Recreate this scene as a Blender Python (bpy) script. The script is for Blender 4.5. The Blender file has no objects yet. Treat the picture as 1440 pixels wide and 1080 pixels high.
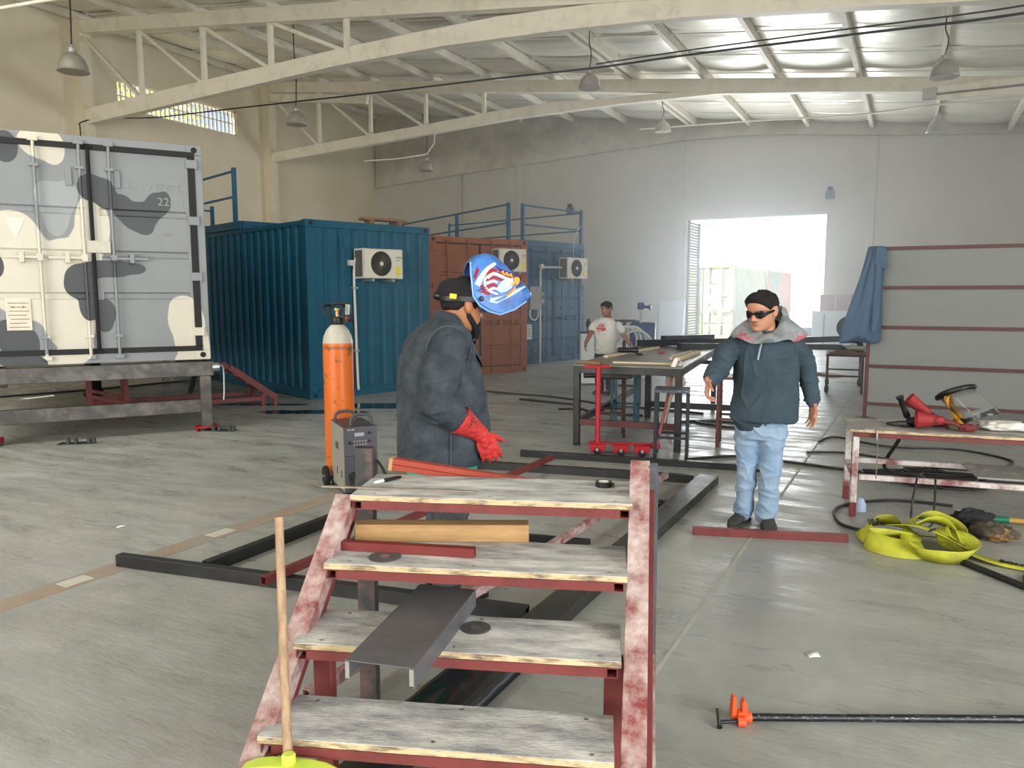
import bpy, bmesh, math, random
import numpy as np
from mathutils import Vector, Matrix, noise as mnoise

random.seed(7)
SC = bpy.context.scene
COL = SC.collection
PI = math.pi
def R(a): return math.radians(a)

# ------------------------------------------------------------------ camera, sky, sun, lights, exposure
YAW = R(27.8)
cam_d = bpy.data.cameras.new('camera'); cam = bpy.data.objects.new('camera', cam_d); COL.objects.link(cam)
cam.location = (0, 0, 1.68); cam.rotation_euler = (R(90 - 6.6), 0, YAW)
cam_d.sensor_width = 36; cam_d.lens = 36 * 1070 / 1440; cam_d.clip_end = 400
SC.camera = cam

w = bpy.data.worlds.new('sky'); SC.world = w; w.use_nodes = True
bg = w.node_tree.nodes['Background']
sk = w.node_tree.nodes.new('ShaderNodeTexSky'); sk.sky_type = 'HOSEK_WILKIE'; sk.turbidity = 4.0; sk.ground_albedo = 0.5
sk.sun_direction = (-0.62, -0.30, 0.72)
w.node_tree.links.new(sk.outputs[0], bg.inputs[0]); bg.inputs[1].default_value = 3.6

def lamp(name, kind, loc, rot, energy, color, size=None, size_y=None):
    d = bpy.data.lights.new(name, kind); o = bpy.data.objects.new(name, d); COL.objects.link(o)
    o.location = loc; o.rotation_euler = rot; d.energy = energy; d.color = color
    if kind == 'AREA':
        d.shape = 'RECTANGLE'; d.size = size; d.size_y = size_y
    return o
sun = lamp('sun', 'SUN', (-30, -12, 30), Vector((0.62, 0.30, -0.72)).to_track_quat('-Z', 'Y').to_euler(), 17.0, (1.0, 0.94, 0.82)); sun.data.angle = R(0.5)
# area lights added in the gate openings to boost the light inside (behind the camera, in the right-hand wall and in the back wall)
lamp('gate_fill_front', 'AREA', (-6, -13.8, 3.2), (R(90), 0, 0), 2100, (1.0, 0.95, 0.86), 12, 5.5)
lamp('gate_fill_side', 'AREA', (8.8, -2.5, 3.0), (R(90), 0, R(90)), 1800, (0.98, 0.985, 0.98), 9, 5)
lamp('gate_fill_side_far', 'AREA', (8.8, 17.0, 3.0), (R(90), 0, R(90)), 150, (1.0, 0.96, 0.9), 7, 5)
lamp('gate_fill_back', 'AREA', (-4.9, 26.42, 2.2), (R(-90), 0, 0), 900, (0.9, 0.955, 1.0), 4.3, 4.0)
# unseen area light added under the closed roof to brighten the left floor
lamp('roof_fill_light', 'AREA', (-9.5, -1.0, 7.3), (0, 0, 0), 540, (1.0, 0.98, 0.93), 2.0, 11)
SC.view_settings.view_transform = 'Standard'; SC.view_settings.look = 'None'
SC.view_settings.gamma = 1.0; SC.view_settings.use_curve_mapping = False
SC.view_settings.exposure = 0.14
SC.cycles.use_denoising = True
SC.cycles.max_bounces = 8; SC.cycles.diffuse_bounces = 5; SC.cycles.volume_bounces = 0
SC.cycles.sample_clamp_indirect = 6.0; SC.cycles.caustics_reflective = False; SC.cycles.caustics_refractive = False

# ------------------------------------------------------------------ materials
def S(h):
    h = h.lstrip('#'); c = [int(h[i:i+2], 16) / 255 for i in (0, 2, 4)]
    return tuple(((x + .055) / 1.055) ** 2.4 if x > .04045 else x / 12.92 for x in c)
def nd(t, typ, **kw):
    n = t.nodes.new(typ)
    for k, v in kw.items():
        if k in n.inputs.keys(): n.inputs[k].default_value = v
        else: setattr(n, k, v)
    return n
MATS = {}
def mat(name, col, rough=.6, metal=0., var=.12, scale=6., bump=0., bscale=40., second=None, sscale=3., samt=.5, sharp=.1,
        stretch=None, rvar=0., coat=0., trans=0., ior=1.45, coord='Object', spec=.5):
    if name in MATS: return MATS[name]
    m = bpy.data.materials.new(name); m.use_nodes = True; t = m.node_tree; L = t.links
    b = t.nodes['Principled BSDF']; col = S(col) if isinstance(col, str) else col
    b.inputs['Roughness'].default_value = rough; b.inputs['Metallic'].default_value = metal
    b.inputs['Coat Weight'].default_value = coat; b.inputs['Transmission Weight'].default_value = trans; b.inputs['IOR'].default_value = ior
    b.inputs['Specular IOR Level'].default_value = spec
    tc = nd(t, 'ShaderNodeTexCoord'); src = tc.outputs[coord]
    if stretch:
        mp = nd(t, 'ShaderNodeMapping'); mp.inputs['Scale'].default_value = stretch; L.new(src, mp.inputs[0]); src = mp.outputs[0]
    n1 = nd(t, 'ShaderNodeTexNoise', Scale=scale, Detail=5., Roughness=.6); L.new(src, n1.inputs['Vector'])
    cr = nd(t, 'ShaderNodeValToRGB')
    cr.color_ramp.elements[0].position = .3; cr.color_ramp.elements[1].position = .7
    cr.color_ramp.elements[0].color = (*[max(0, c * (1 - var)) for c in col], 1)
    cr.color_ramp.elements[1].color = (*[min(1, c * (1 + var)) for c in col], 1)
    L.new(n1.outputs['Fac'], cr.inputs[0]); out = cr.outputs[0]
    if second:
        s2 = S(second) if isinstance(second, str) else second
        n2 = nd(t, 'ShaderNodeTexNoise', Scale=sscale, Detail=8., Roughness=.68); L.new(src, n2.inputs['Vector'])
        r2 = nd(t, 'ShaderNodeValToRGB'); p = 1 - samt
        r2.color_ramp.elements[0].position = max(0, .3 + .4 * p - sharp / 2); r2.color_ramp.elements[1].position = min(1, .3 + .4 * p + sharp / 2)
        L.new(n2.outputs['Fac'], r2.inputs[0])
        mx = nd(t, 'ShaderNodeMix', data_type='RGBA'); L.new(r2.outputs[0], mx.inputs['Factor'])
        L.new(out, mx.inputs['A']); mx.inputs['B'].default_value = (*s2, 1); out = mx.outputs['Result']
    L.new(out, b.inputs['Base Color'])
    if rvar:
        mr = nd(t, 'ShaderNodeMapRange'); mr.inputs['To Min'].default_value = max(0.02, rough - rvar); mr.inputs['To Max'].default_value = min(1, rough + rvar)
        mr.inputs['From Min'].default_value = .3; mr.inputs['From Max'].default_value = .7
        L.new(n1.outputs['Fac'], mr.inputs[0]); L.new(mr.outputs[0], b.inputs['Roughness'])
    if bump:
        n3 = nd(t, 'ShaderNodeTexNoise', Scale=bscale, Detail=4.); L.new(src, n3.inputs['Vector'])
        bp = nd(t, 'ShaderNodeBump', Strength=bump, Distance=.02); L.new(n3.outputs['Fac'], bp.inputs['Height']); L.new(bp.outputs[0], b.inputs['Normal'])
    MATS[name] = m
    return m

# ------------------------------------------------------------------ object helpers
def tag(o, label=None, cat=None, group=None, kind=None):
    if label: o['label'] = label
    if cat: o['category'] = cat
    if group: o['group'] = group
    if kind: o['kind'] = kind
    return o
def thing(name, label, cat, loc=(0, 0, 0), rz=0., group=None, rot=None):
    o = bpy.data.objects.new(name, None); COL.objects.link(o); o.empty_display_size = .1
    o.location = loc; o.rotation_euler = rot if rot else (0, 0, rz)
    return tag(o, label, cat, group)
def V(*a): return np.array(a, float)
def unit(v): v = np.asarray(v, float); return v / (np.linalg.norm(v) + 1e-12)
def frame_of(d, up=(0, 0, 1)):
    d = unit(d); up = np.asarray(up, float)
    if abs(d @ unit(up)) > .98: up = V(0, 1, 0) if abs(d[1]) < .9 else V(1, 0, 0)
    s = unit(np.cross(d, up)); return d, s, np.cross(s, d)

class MB:
    def __init__(self): self.v = []; self.f = []
    def add(self, vs, fs):
        k = len(self.v); self.v += [tuple(float(c) for c in p) for p in vs]; self.f += [tuple(i + k for i in f) for f in fs]; return self
    def box(self, lo, hi):
        x0, y0, z0 = lo; x1, y1, z1 = hi
        return self.add([(x0,y0,z0),(x1,y0,z0),(x1,y1,z0),(x0,y1,z0),(x0,y0,z1),(x1,y0,z1),(x1,y1,z1),(x0,y1,z1)],
                        [(0,3,2,1),(4,5,6,7),(0,1,5,4),(1,2,6,5),(2,3,7,6),(3,0,4,7)])
    def cbox(self, c, s): return self.box([c[i] - s[i] / 2 for i in range(3)], [c[i] + s[i] / 2 for i in range(3)])
    def bar(self, p, q, a, b=None, up=(0, 0, 1), hollow=0):
        """rectangular bar from p to q: a wide (sideways), b high; hollow > 0 gives a tube with open ends"""
        b = a if b is None else b; p = V(*p); q = V(*q); d, s, u = frame_of(q - p, up)
        c = [(-1, -1), (1, -1), (1, 1), (-1, 1)]
        vs = [p + s * i * a / 2 + u * j * b / 2 for i, j in c] + [q + s * i * a / 2 + u * j * b / 2 for i, j in c]
        side = [(0, 1, 5, 4), (1, 2, 6, 5), (2, 3, 7, 6), (3, 0, 4, 7)]
        if not hollow: return self.add(vs, side + [(3, 2, 1, 0), (4, 5, 6, 7)])
        ai, bi = a - 2 * hollow, b - 2 * hollow
        vs += [p + s * i * ai / 2 + u * j * bi / 2 for i, j in c] + [q + s * i * ai / 2 + u * j * bi / 2 for i, j in c]
        inner = [(12, 13, 9, 8), (13, 14, 10, 9), (14, 15, 11, 10), (15, 12, 8, 11)]
        ends = [(0, 8, 9, 1), (1, 9, 10, 2), (2, 10, 11, 3), (3, 11, 8, 0), (4, 5, 13, 12), (5, 6, 14, 13), (6, 7, 15, 14), (7, 4, 12, 15)]
        return self.add(vs, side + inner + ends)
    def tube(self, pts, r, n=8, closed=False, caps=True):
        pts = [V(*p) for p in pts]; N = len(pts); rr = r if hasattr(r, '__len__') else [r] * N
        vs = []; prev = None
        for i, p in enumerate(pts):
            if closed: d = pts[(i + 1) % N] - pts[i - 1]
            else: d = pts[min(i + 1, N - 1)] - pts[max(i - 1, 0)]
            d = unit(d)
            if prev is None: _, s, u = frame_of(d)
            else:
                s = prev - d * (prev @ d); s = unit(s); u = np.cross(s, d)
            prev = s; u = np.cross(s, d)
            for k in range(n):
                a = 2 * PI * k / n; vs.append(p + s * math.cos(a) * rr[i] + u * math.sin(a) * rr[i])
        fs = []
        for i in range(N if closed else N - 1):
            for k in range(n):
                a, b = i * n + k, i * n + (k + 1) % n; j = ((i + 1) % N) * n
                fs.append((a, b, j + (k + 1) % n, j + k))
        if caps and not closed: fs += [tuple(range(n)), tuple(range((N - 1) * n + n - 1, (N - 1) * n - 1, -1))]
        return self.add(vs, fs)
    def lathe(self, prof, c=(0, 0, 0), axis=(0, 0, 1), n=24, ref=(1, 0, 0)):
        """prof: (radius, height along axis)"""
        c = V(*c); ax = unit(axis); x = V(*ref); x = x - ax * (x @ ax)
        if np.linalg.norm(x) < 1e-3: x = V(0, 1, 0) - ax * ax[1]
        x = unit(x); y = np.cross(ax, x); vs = []
        for r, h in prof:
            for k in range(n):
                a = 2 * PI * k / n; vs.append(c + ax * h + (x * math.cos(a) + y * math.sin(a)) * max(r, 1e-5))
        fs = [(i * n + k, i * n + (k + 1) % n, (i + 1) * n + (k + 1) % n, (i + 1) * n + k) for i in range(len(prof) - 1) for k in range(n)]
        if prof[0][0] > 1e-4: fs.append(tuple(range(n - 1, -1, -1)))
        if prof[-1][0] > 1e-4: fs.append(tuple(range((len(prof) - 1) * n, len(prof) * n)))
        return self.add(vs, fs)
    def cyl(self, p, q, r, n=12): return self.tube([p, q], r, n)
    def prism(self, poly, o, x, y, t):
        """polygon (2D) in the plane o + x*a + y*b, thickness t along x cross y"""
        o = V(*o); x = V(*x); y = V(*y); nrm = unit(np.cross(x, y)); n = len(poly)
        vs = [o + x * a + y * b for a, b in poly] + [o + x * a + y * b + nrm * t for a, b in poly]
        return self.add(vs, [tuple(range(n - 1, -1, -1)), tuple(range(n, 2 * n))] + [(i, (i + 1) % n, n + (i + 1) % n, n + i) for i in range(n)])
    def loft(self, rings, closed=True, caps=True):
        n = len(rings[0]); vs = [p for r in rings for p in r]; fs = []
        for i in range(len(rings) - 1):
            for k in range(n if closed else n - 1):
                fs.append((i * n + k, i * n + (k + 1) % n, (i + 1) * n + (k + 1) % n, (i + 1) * n + k))
        if caps and closed: fs += [tuple(range(n - 1, -1, -1)), tuple(range((len(rings) - 1) * n, len(rings) * n))]
        return self.add(vs, fs)
    def ell(self, c, x, y, z, n=16, m=10):
        c, x, y, z = V(*c), V(*x), V(*y), V(*z)
        return self.loft([[c + z * -math.cos(PI * (i + .02) / (m + .04)) + (x * math.cos(2*PI*k/n) + y * math.sin(2*PI*k/n)) * math.sin(PI * (i + .02) / (m + .04)) for k in range(n)] for i in range(m + 1)])
    def cap(self, p, q, r1, r2, n=14):
        """tapered capsule"""
        p, q = V(*p), V(*q); d, s, u = frame_of(q - p); rings = []
        for a in (-88, -60, -30): rings.append((p + d * r1 * math.sin(R(a)), r1 * math.cos(R(a))))
        rings += [(p, r1), (q, r2)]
        for a in (30, 60, 88): rings.append((q + d * r2 * math.sin(R(a)), r2 * math.cos(R(a))))
        return self.loft([[c + (s * math.cos(2*PI*k/n) + u * math.sin(2*PI*k/n)) * r for k in range(n)] for c, r in rings])
    def mesh(self, name, smooth=0):
        me = bpy.data.meshes.new(name); me.from_pydata(self.v, [], self.f)
        bm = bmesh.new(); bm.from_mesh(me); bmesh.ops.recalc_face_normals(bm, faces=bm.faces); bm.to_mesh(me); bm.free()
        if smooth:
            me.polygons.foreach_set('use_smooth', [True] * len(me.polygons)); me.set_sharp_from_angle(angle=R(smooth))
        return me
    def build(self, name, m, parent=None, bevel=0., smooth=0, label=None, loc=None, rot=None, kind=None, solid=0., segs=1):
        me = self.mesh(name, smooth); me.materials.append(m)
        return put(name, me, parent, bevel, label, loc, rot, kind, solid, segs)
def put(name, me, parent=None, bevel=0., label=None, loc=None, rot=None, kind=None, solid=0., segs=1):
    o = bpy.data.objects.new(name, me); COL.objects.link(o)
    if parent: o.parent = parent
    if loc is not None: o.location = loc
    if rot is not None: o.rotation_euler = rot
    if solid:
        md = o.modifiers.new('thickness', 'SOLIDIFY'); md.thickness = solid; md.offset = 0
    if bevel:
        md = o.modifiers.new('edges', 'BEVEL'); md.width = bevel; md.segments = segs; md.limit_method = 'ANGLE'; md.angle_limit = R(40)
    return tag(o, label, None, None, kind)
def copy_tree(o, parent=None):
    c = o.copy(); COL.objects.link(c)
    if parent: c.parent = parent
    for ch in o.children: copy_tree(ch, c)
    return c
def baked(o, keep_name):
    """the object's modifiers turned into plain mesh"""
    bpy.context.view_layer.update()
    dg = bpy.context.evaluated_depsgraph_get()
    me = bpy.data.meshes.new_from_object(o.evaluated_get(dg)); o.modifiers.clear(); old = o.data; o.data = me; bpy.data.meshes.remove(old); me.name = keep_name
    return o
def text(body, size, m, parent, loc, rot, name='lettering', depth=.0006, align='LEFT', label=None, bold=0.):
    c = bpy.data.curves.new(name, 'FONT'); c.body = body; c.size = size; c.extrude = depth; c.align_x = align; c.offset = bold; c.resolution_u = 2
    o = bpy.data.objects.new(name, c); COL.objects.link(o)
    bpy.context.view_layer.update(); dg = bpy.context.evaluated_depsgraph_get(); me = bpy.data.meshes.new_from_object(o.evaluated_get(dg))
    bpy.data.objects.remove(o); bpy.data.curves.remove(c)
    me.materials.clear(); me.materials.append(m); return put(name, me, parent, loc=loc, rot=rot, label=label)
def spline(pts, k=8, closed=False):
    P = [V(*p) for p in pts]; n = len(P); out = []
    for i in range(n if closed else n - 1):
        p0 = P[(i - 1) % n] if closed or i > 0 else P[0]; p1 = P[i]; p2 = P[(i + 1) % n]; p3 = P[(i + 2) % n] if closed or i + 2 < n else P[-1]
        for j in range(k):
            t = j / k; out.append(.5 * ((2*p1) + (p2 - p0)*t + (2*p0 - 5*p1 + 4*p2 - p3)*t*t + (3*p1 - p0 - 3*p2 + p3)*t**3))
    if not closed: out.append(P[-1])
    return out
# ------------------------------------------------------------------ the hall
XL, XR, YF, YB = -20.5, 9.0, -14.0, 26.5
def zr(x): return 9.05 - .119 * (x + 20.5)
M_left = mat('cream_plaster', '#e0d6bf', .85, var=.05, scale=.6, bump=.15, bscale=12, second='#d4c9b1', sscale=.5, samt=.35, sharp=.4)
M_back = mat('grey_white_plaster', '#c6c3b9', .85, var=.05, scale=.5, bump=.15, bscale=10, second='#b9b6ac', sscale=.45, samt=.4, sharp=.4)
M_band = mat('rough_band_plaster', '#c4bfb1', .9, var=.1, scale=1.5, bump=.4, bscale=8, second='#aaa595', sscale=1.2, samt=.35, sharp=.25)
M_white = mat('white_painted_steel', '#e6e0d0', .55, var=.05, scale=2, second='#d2cbb8', sscale=3, samt=.25, sharp=.2)
M_silver = mat('silver_insulation', '#e6e2d6', .42, metal=.3, var=.06, scale=2, bump=.5, bscale=2.2, stretch=(.35, 2.2, 1))
M_black = mat('black_plastic', '#141414', .45, var=.1)
M_rubber = mat('black_rubber', '#1b1b1b', .7, var=.15)
M_cable = mat('cable_jacket', '#232323', .5)
M_steel = mat('dark_mill_steel', '#3b3d3f', .42, metal=.35, var=.25, scale=5, second='#232425', sscale=3, samt=.45, sharp=.3, rvar=.12)
M_red = mat('red_primer', '#703230', .55, var=.12, scale=5, second='#582725', sscale=7, samt=.3, sharp=.2)
M_chrome = mat('bare_metal', '#b9b9b6', .3, metal=.9, var=.08)
M_galv = mat('galvanised_metal', '#a5a7a4', .45, metal=.5, var=.1)
M_alu = mat('spun_aluminium', '#b0ada3', .38, metal=.55, var=.08, scale=3)
M_paperwhite = mat('white_paper', '#e6e4de', .8, var=.04)
M_ink = mat('black_ink', '#17181a', .7)
M_whiteink = mat('white_ink', '#e9e9e6', .6)
M_yellow = mat('yellow_label', '#e8d21e', .55, var=.05)

def floor_material():
    m = bpy.data.materials.new('concrete_floor'); m.use_nodes = True; t = m.node_tree; L = t.links; b = t.nodes['Principled BSDF']
    tc = nd(t, 'ShaderNodeTexCoord'); src = tc.outputs['Object']
    big = nd(t, 'ShaderNodeTexNoise', Scale=.55, Detail=8., Roughness=.65); L.new(src, big.inputs['Vector'])
    fine = nd(t, 'ShaderNodeTexNoise', Scale=9., Detail=8., Roughness=.7); L.new(src, fine.inputs['Vector'])
    mp = nd(t, 'ShaderNodeMapping'); mp.inputs['Rotation'].default_value = (0, 0, R(-25)); mp.inputs['Scale'].default_value = (.8, 3.2, 1); L.new(src, mp.inputs[0])
    st = nd(t, 'ShaderNodeTexNoise', Scale=1.5, Detail=7., Roughness=.66); L.new(mp.outputs[0], st.inputs['Vector'])
    r1 = nd(t, 'ShaderNodeValToRGB'); e = r1.color_ramp.elements; e[0].position = .3; e[1].position = .72
    e[0].color = (*S('#91938f'), 1); e[1].color = (*S('#b0b1ac'), 1); L.new(big.outputs['Fac'], r1.inputs[0])
    r2 = nd(t, 'ShaderNodeValToRGB'); e = r2.color_ramp.elements; e[0].position = .33; e[1].position = .6
    e[0].color = (.8, .8, .79, 1); e[1].color = (1, 1, 1, 1); L.new(st.outputs['Fac'], r2.inputs[0])
    r3 = nd(t, 'ShaderNodeValToRGB'); e = r3.color_ramp.elements; e[0].position = .35; e[1].position = .7
    e[0].color = (.9, .9, .9, 1); e[1].color = (1.08, 1.08, 1.08, 1); L.new(fine.outputs['Fac'], r3.inputs[0])
    m1 = nd(t, 'ShaderNodeMix', data_type='RGBA', blend_type='MULTIPLY'); m1.inputs['Factor'].default_value = .8
    L.new(r1.outputs[0], m1.inputs['A']); L.new(r2.outputs[0], m1.inputs['B'])
    m2 = nd(t, 'ShaderNodeMix', data_type='RGBA', blend_type='MULTIPLY'); m2.inputs['Factor'].default_value = .8
    L.new(m1.outputs['Result'], m2.inputs['A']); L.new(r3.outputs[0], m2.inputs['B']); L.new(m2.outputs['Result'], b.inputs['Base Color'])
    rr = nd(t, 'ShaderNodeMapRange'); rr.inputs['From Min'].default_value = .36; rr.inputs['From Max'].default_value = .64
    rr.inputs['To Min'].default_value = .2; rr.inputs['To Max'].default_value = .62; L.new(st.outputs['Fac'], rr.inputs[0]); L.new(rr.outputs[0], b.inputs['Roughness'])
    bp = nd(t, 'ShaderNodeBump', Strength=.35, Distance=.02); L.new(st.outputs['Fac'], bp.inputs['Height']); L.new(bp.outputs[0], b.inputs['Normal'])
    return m
M_floor = floor_material()

fl = MB().box((XL, YF, -.3), (XR, YB + .3, 0)).build('floor', M_floor, kind='structure')
M_joint = mat('joint_filler', '#a9a89f', .9, var=.15)
M_orange_paint = mat('worn_orange_paint', '#a08973', .8, var=.1, scale=4, second='#95938c', sscale=2.2, samt=.5, sharp=.3)
M_tape = mat('pale_floor_tape', '#c3c1b6', .8, var=.08)
def strip(name, p, q, wd, m, h=.002, z=0.):
    return MB().bar((p[0], p[1], z + h / 2), (q[0], q[1], z + h / 2), wd, h).build(name, m, fl)
strip('floor_joint', (-.95, 2.2), (-.79, 26.3), .02, M_joint)
strip('floor_stripe', (-4.37, 0.6), (-4.22, 6.2), .17, M_orange_paint)
for p, q in (((-4.32, 2.55), (-4.315, 2.72)), ((-4.3, 3.6), (-4.295, 3.79))):
    strip('tape_patch', p, q, .11, M_tape, .003)

def wallbox(mb, lo, hi): mb.box(lo, hi)
# left wall with the barred window and an unseen slot added to cast the sun strip on the floor
mb = MB(); Z0, ZT = 0, 9.4; t = .25
mb.v = []; mb.f = []
for a in ((YF, 0, 3.4, ZT), (3.4, 0, 5.1, 8.82), (3.4, 9.19, 5.1, ZT), (5.1, 0, 14.68, ZT), (14.68, 0, 19.05, 7.02), (14.68, 7.83, 19.05, ZT), (19.05, 0, YB, ZT)):
    mb.box((XL - t, a[0], a[1]), (XL, a[2], a[3]))
wl = mb.build('wall_left', M_left, kind='structure')
win = MB().box((XL - t, 14.68, 7.02), (XL - .05, 19.05, 7.07)).box((XL - t, 14.68, 7.78), (XL - .05, 19.05, 7.83)).box((XL - t, 14.68, 7.02), (XL - .05, 14.73, 7.83)).box((XL - t, 19.0, 7.02), (XL - .05, 19.05, 7.83)).build('window_1', M_white, kind='structure')
bar_me = MB().box((-.02, -.028, 7.07), (.02, .028, 7.78)).mesh('window_bar'); bar_me.materials.append(M_white)
for i in range(26): put('window_bar', bar_me, win, loc=(XL - .12, 14.86 + i * .163, 0))
MB().box((XL - .13, 14.73, 7.4), (XL - .11, 19.0, 7.44)).build('window_rail', M_white, win)
# back wall with the gate opening
GX0, GX1, GZ = -7.16, -2.64, 4.31
mb = MB().box((XL, YB, 0), (GX0, YB + t, zr(XL))).box((GX1, YB, 0), (XR, YB + t, zr(XL))).box((GX0, YB, GZ), (GX1, YB + t, zr(XL)))
wb = mb.build('wall_back', M_back, kind='structure')
lowe = [(-20.4, 6.2), (-17, 6.42), (-13.6, 6.6), (-10, 6.82), (-7.4, 6.95), (-5, 6.93), (-3, 6.75), (-1.3, 6.56), (3, 6.2), (9, 5.5)]
poly = lowe + [(9, zr(9) + .3), (-20.4, zr(-20.4) + .3)]
MB().prism(poly, (0, YB - .04, 0), (1, 0, 0), (0, 0, 1), .08).build('gable_band', M_band, wb)
for x, z1, wd in ((-13.6, 6.6, .3), (-7.38, 6.92, .28), (-1.43, 6.57, .32)):
    MB().box((x - wd / 2, YB - .05, 0), (x + wd / 2, YB + .05, z1)).build('pilaster', M_back, wb)
MB().cyl((-16.2, YB - .03, 2.5), (-16.2, YB - .03, 8.2), .025, 8).build('conduit', M_galv, wb)
# right wall and front wall, each with open gates
mb = MB().box((XR, YF, 0), (XR + t, -7.3, 9)).box((XR, 2.3, 0), (XR + t, 13.2, 9)).box((XR, 20.8, 0), (XR + t, YB, 9)).box((XR, -7.3, 5.6), (XR + t, 2.3, 9)).box((XR, 13.2, 5.6), (XR + t, 20.8, 9))
mb.build('wall_right', M_left, kind='structure')
MB().box((XL, YF - t, 0), (-12.2, YF, 9.4)).box((.2, YF - t, 0), (XR, YF, 9.4)).box((-12.2, YF - t, 6), (.2, YF, 9.4)).build('wall_front', M_left, kind='structure')

# roof: sheet, purlins and sagging silver insulation, one panel per purlin bay and strap bay
ce = MB().prism([(XL - .3, zr(XL - .3) + .42), (XR + .3, zr(XR + .3) + .42), (XR + .3, zr(XR + .3) + .5), (XL - .3, zr(XL - .3) + .5)], (0, YF - .3, 0), (1, 0, 0), (0, 0, 1), -(YB + .6 - YF)).build('ceiling', M_galv, kind='structure')
PX = [-20.3, -18.1, -15.9, -13.5, -11.4, -9.4, -6.98, -5.12, -3.3, -1.46, .25, 2.11, 3.95, 5.8, 7.6, 8.9]
for x in PX:
    mb = MB().box((x - .05, YF, zr(x) + .0), (x + .05, YB, zr(x) + .2))
    if x == -6.98: mb = MB().box((x - .19, YF, zr(x) - .02), (x - .08, YB, zr(x) + .2)).box((x + .02, YF, zr(x) - .02), (x + .13, YB, zr(x) + .2))
    mb.build('purlin', M_white, ce)
ST = [-14, -11.2, -8.4, -5.6, -2.8, 0, 2.6, 5.2, 7.8, 9.6, 11.5, 13.57, 15.3, 17.0, 18.7, 20.34, 22.0, 23.6, 25.2, 26.5]
rnd = random.Random(3)
for i in range(len(PX) - 1):
    for j in range(len(ST) - 1):
        x0, x1, y0, y1 = PX[i], PX[i + 1], ST[j], ST[j + 1]; nx, ny = 10, 18; sag = .10 + .08 * rnd.random(); ph = rnd.random() * 9
        vs = []
        for a in range(nx + 1):
            for b in range(ny + 1):
                u, v = a / nx, b / ny; x = x0 + (x1 - x0) * u
                s = math.sin(PI * u) ** .6 if 0 < u < 1 else 0
                z = zr(x) + .24 - s * (sag * math.sin(PI * v) ** .5 if 0 < v < 1 else 0) - s * .022 * math.sin(v * 23 + ph + 1.2 * math.sin(u * 3)) * (abs(v - .5) * 2) ** 1.5
                vs.append((x, y0 + (y1 - y0) * v, z))
        MB().add(vs, [(a * (ny + 1) + b, a * (ny + 1) + b + 1, (a + 1) * (ny + 1) + b + 1, (a + 1) * (ny + 1) + b) for a in range(nx) for b in range(ny)]).build('insulation_panel', M_silver, ce, smooth=60)
for y in ST[5:-1]:
    MB().bar((XL + .1, y, zr(XL + .1) + .15), (XR - .1, y, zr(XR - .1) + .15), .03, .02).build('strap', M_white, ce)

# roof trusses
def truss(y, lower, upper, verts):
    rt = thing('roof_truss', None, None, (0, y, 0)); rt['kind'] = 'structure'
    MB().prism([(XL, zr(XL)), (XL, zr(XL) - .33), (XR, zr(XR) - .33), (XR, zr(XR))], (0, .12, 0), (1, 0, 0), (0, 0, 1), .24).build('top_chord', M_white, rt)
    MB().prism(lower + upper[::-1], (0, .1, 0), (1, 0, 0), (0, 0, 1), .2).build('bottom_chord', M_white, rt)
    def yu(x): return float(np.interp(x, [p[0] for p in upper], [p[1] for p in upper]))
    prev = XL + .15
    for x in verts:
        MB().bar((x, 0, yu(x) - .1), (x, 0, zr(x) - .25), .1, .1, up=(0, 1, 0)).build('web_post', M_white, rt)
        MB().bar((prev, 0, zr(prev) - .3), (x - .02, 0, yu(x) - .05), .08, .08, up=(0, 1, 0)).build('web_diagonal', M_white, rt)
        prev = x
    MB().box((XL, -.16, 0), (XL + .35, .16, zr(XL))).build('column', M_left, rt)
    return rt
truss(13.57, [(-20.5, 6.3), (-16, 6.48), (-11.4, 6.66), (-8.7, 6.67), (-6, 6.57), (-3.8, 6.43), (-1.1, 6.14), (1.14, 5.89), (9, 5.0)],
      [(-20.5, 6.7), (-15.3, 6.88), (-11.4, 7.0), (-9.2, 7.03), (-7.4, 7.03), (-5.5, 6.93), (1, 6.2), (9, 5.3)], [-17.95, -15.63, -13.42, -11.2])
truss(20.34, [(-20.5, 6.3), (-17.1, 6.47), (-13.8, 6.65), (-10.56, 6.81), (-7.4, 6.85), (-4.7, 6.8), (-1, 6.42), (1.84, 6.11), (9, 5.3)],
      [(-20.5, 6.62), (-17.1, 6.8), (-13.6, 6.95), (-11.2, 7.08), (-9.3, 7.12), (-8, 7.05), (-5, 6.95), (1.84, 6.2), (9, 5.4)], [-18.05, -15.88, -13.74, -11.66])
for y in (0.0, 6.8, -6.8):
    truss(y, [(-20.5, 6.3), (-13.8, 6.6), (-8, 6.7), (-4.7, 6.6), (9, 5.2)], [(-20.5, 6.7), (-13.6, 6.95), (-9.3, 7.1), (-4.7, 6.9), (9, 5.4)], [-17.95, -15.63, -13.42, -11.2])

# folded louvre leaf of the gate, opened outwards
dr = thing('door_1', 'folded slatted steel gate leaf standing open at the left edge of the gateway', 'gate', (GX0 + .03, YB + .3, 0)); dr['kind'] = 'structure'
M_louvre = mat('brown_grey_louvre', '#3a2c2a', .6, var=.1)
slat = MB().bar((0, 0, 0), (0, 1.3, 0), .05, .05).mesh('slat'); slat.materials.append(M_louvre)
for i in range(43): put('slat', slat, dr, loc=(.02, 0, .1 + i * .098))
MB().box((-.03, -.05, .02), (.05, .0, 4.3)).box((-.03, 1.3, .02), (.05, 1.36, 4.3)).build('gate_frame', M_louvre, dr)

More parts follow.
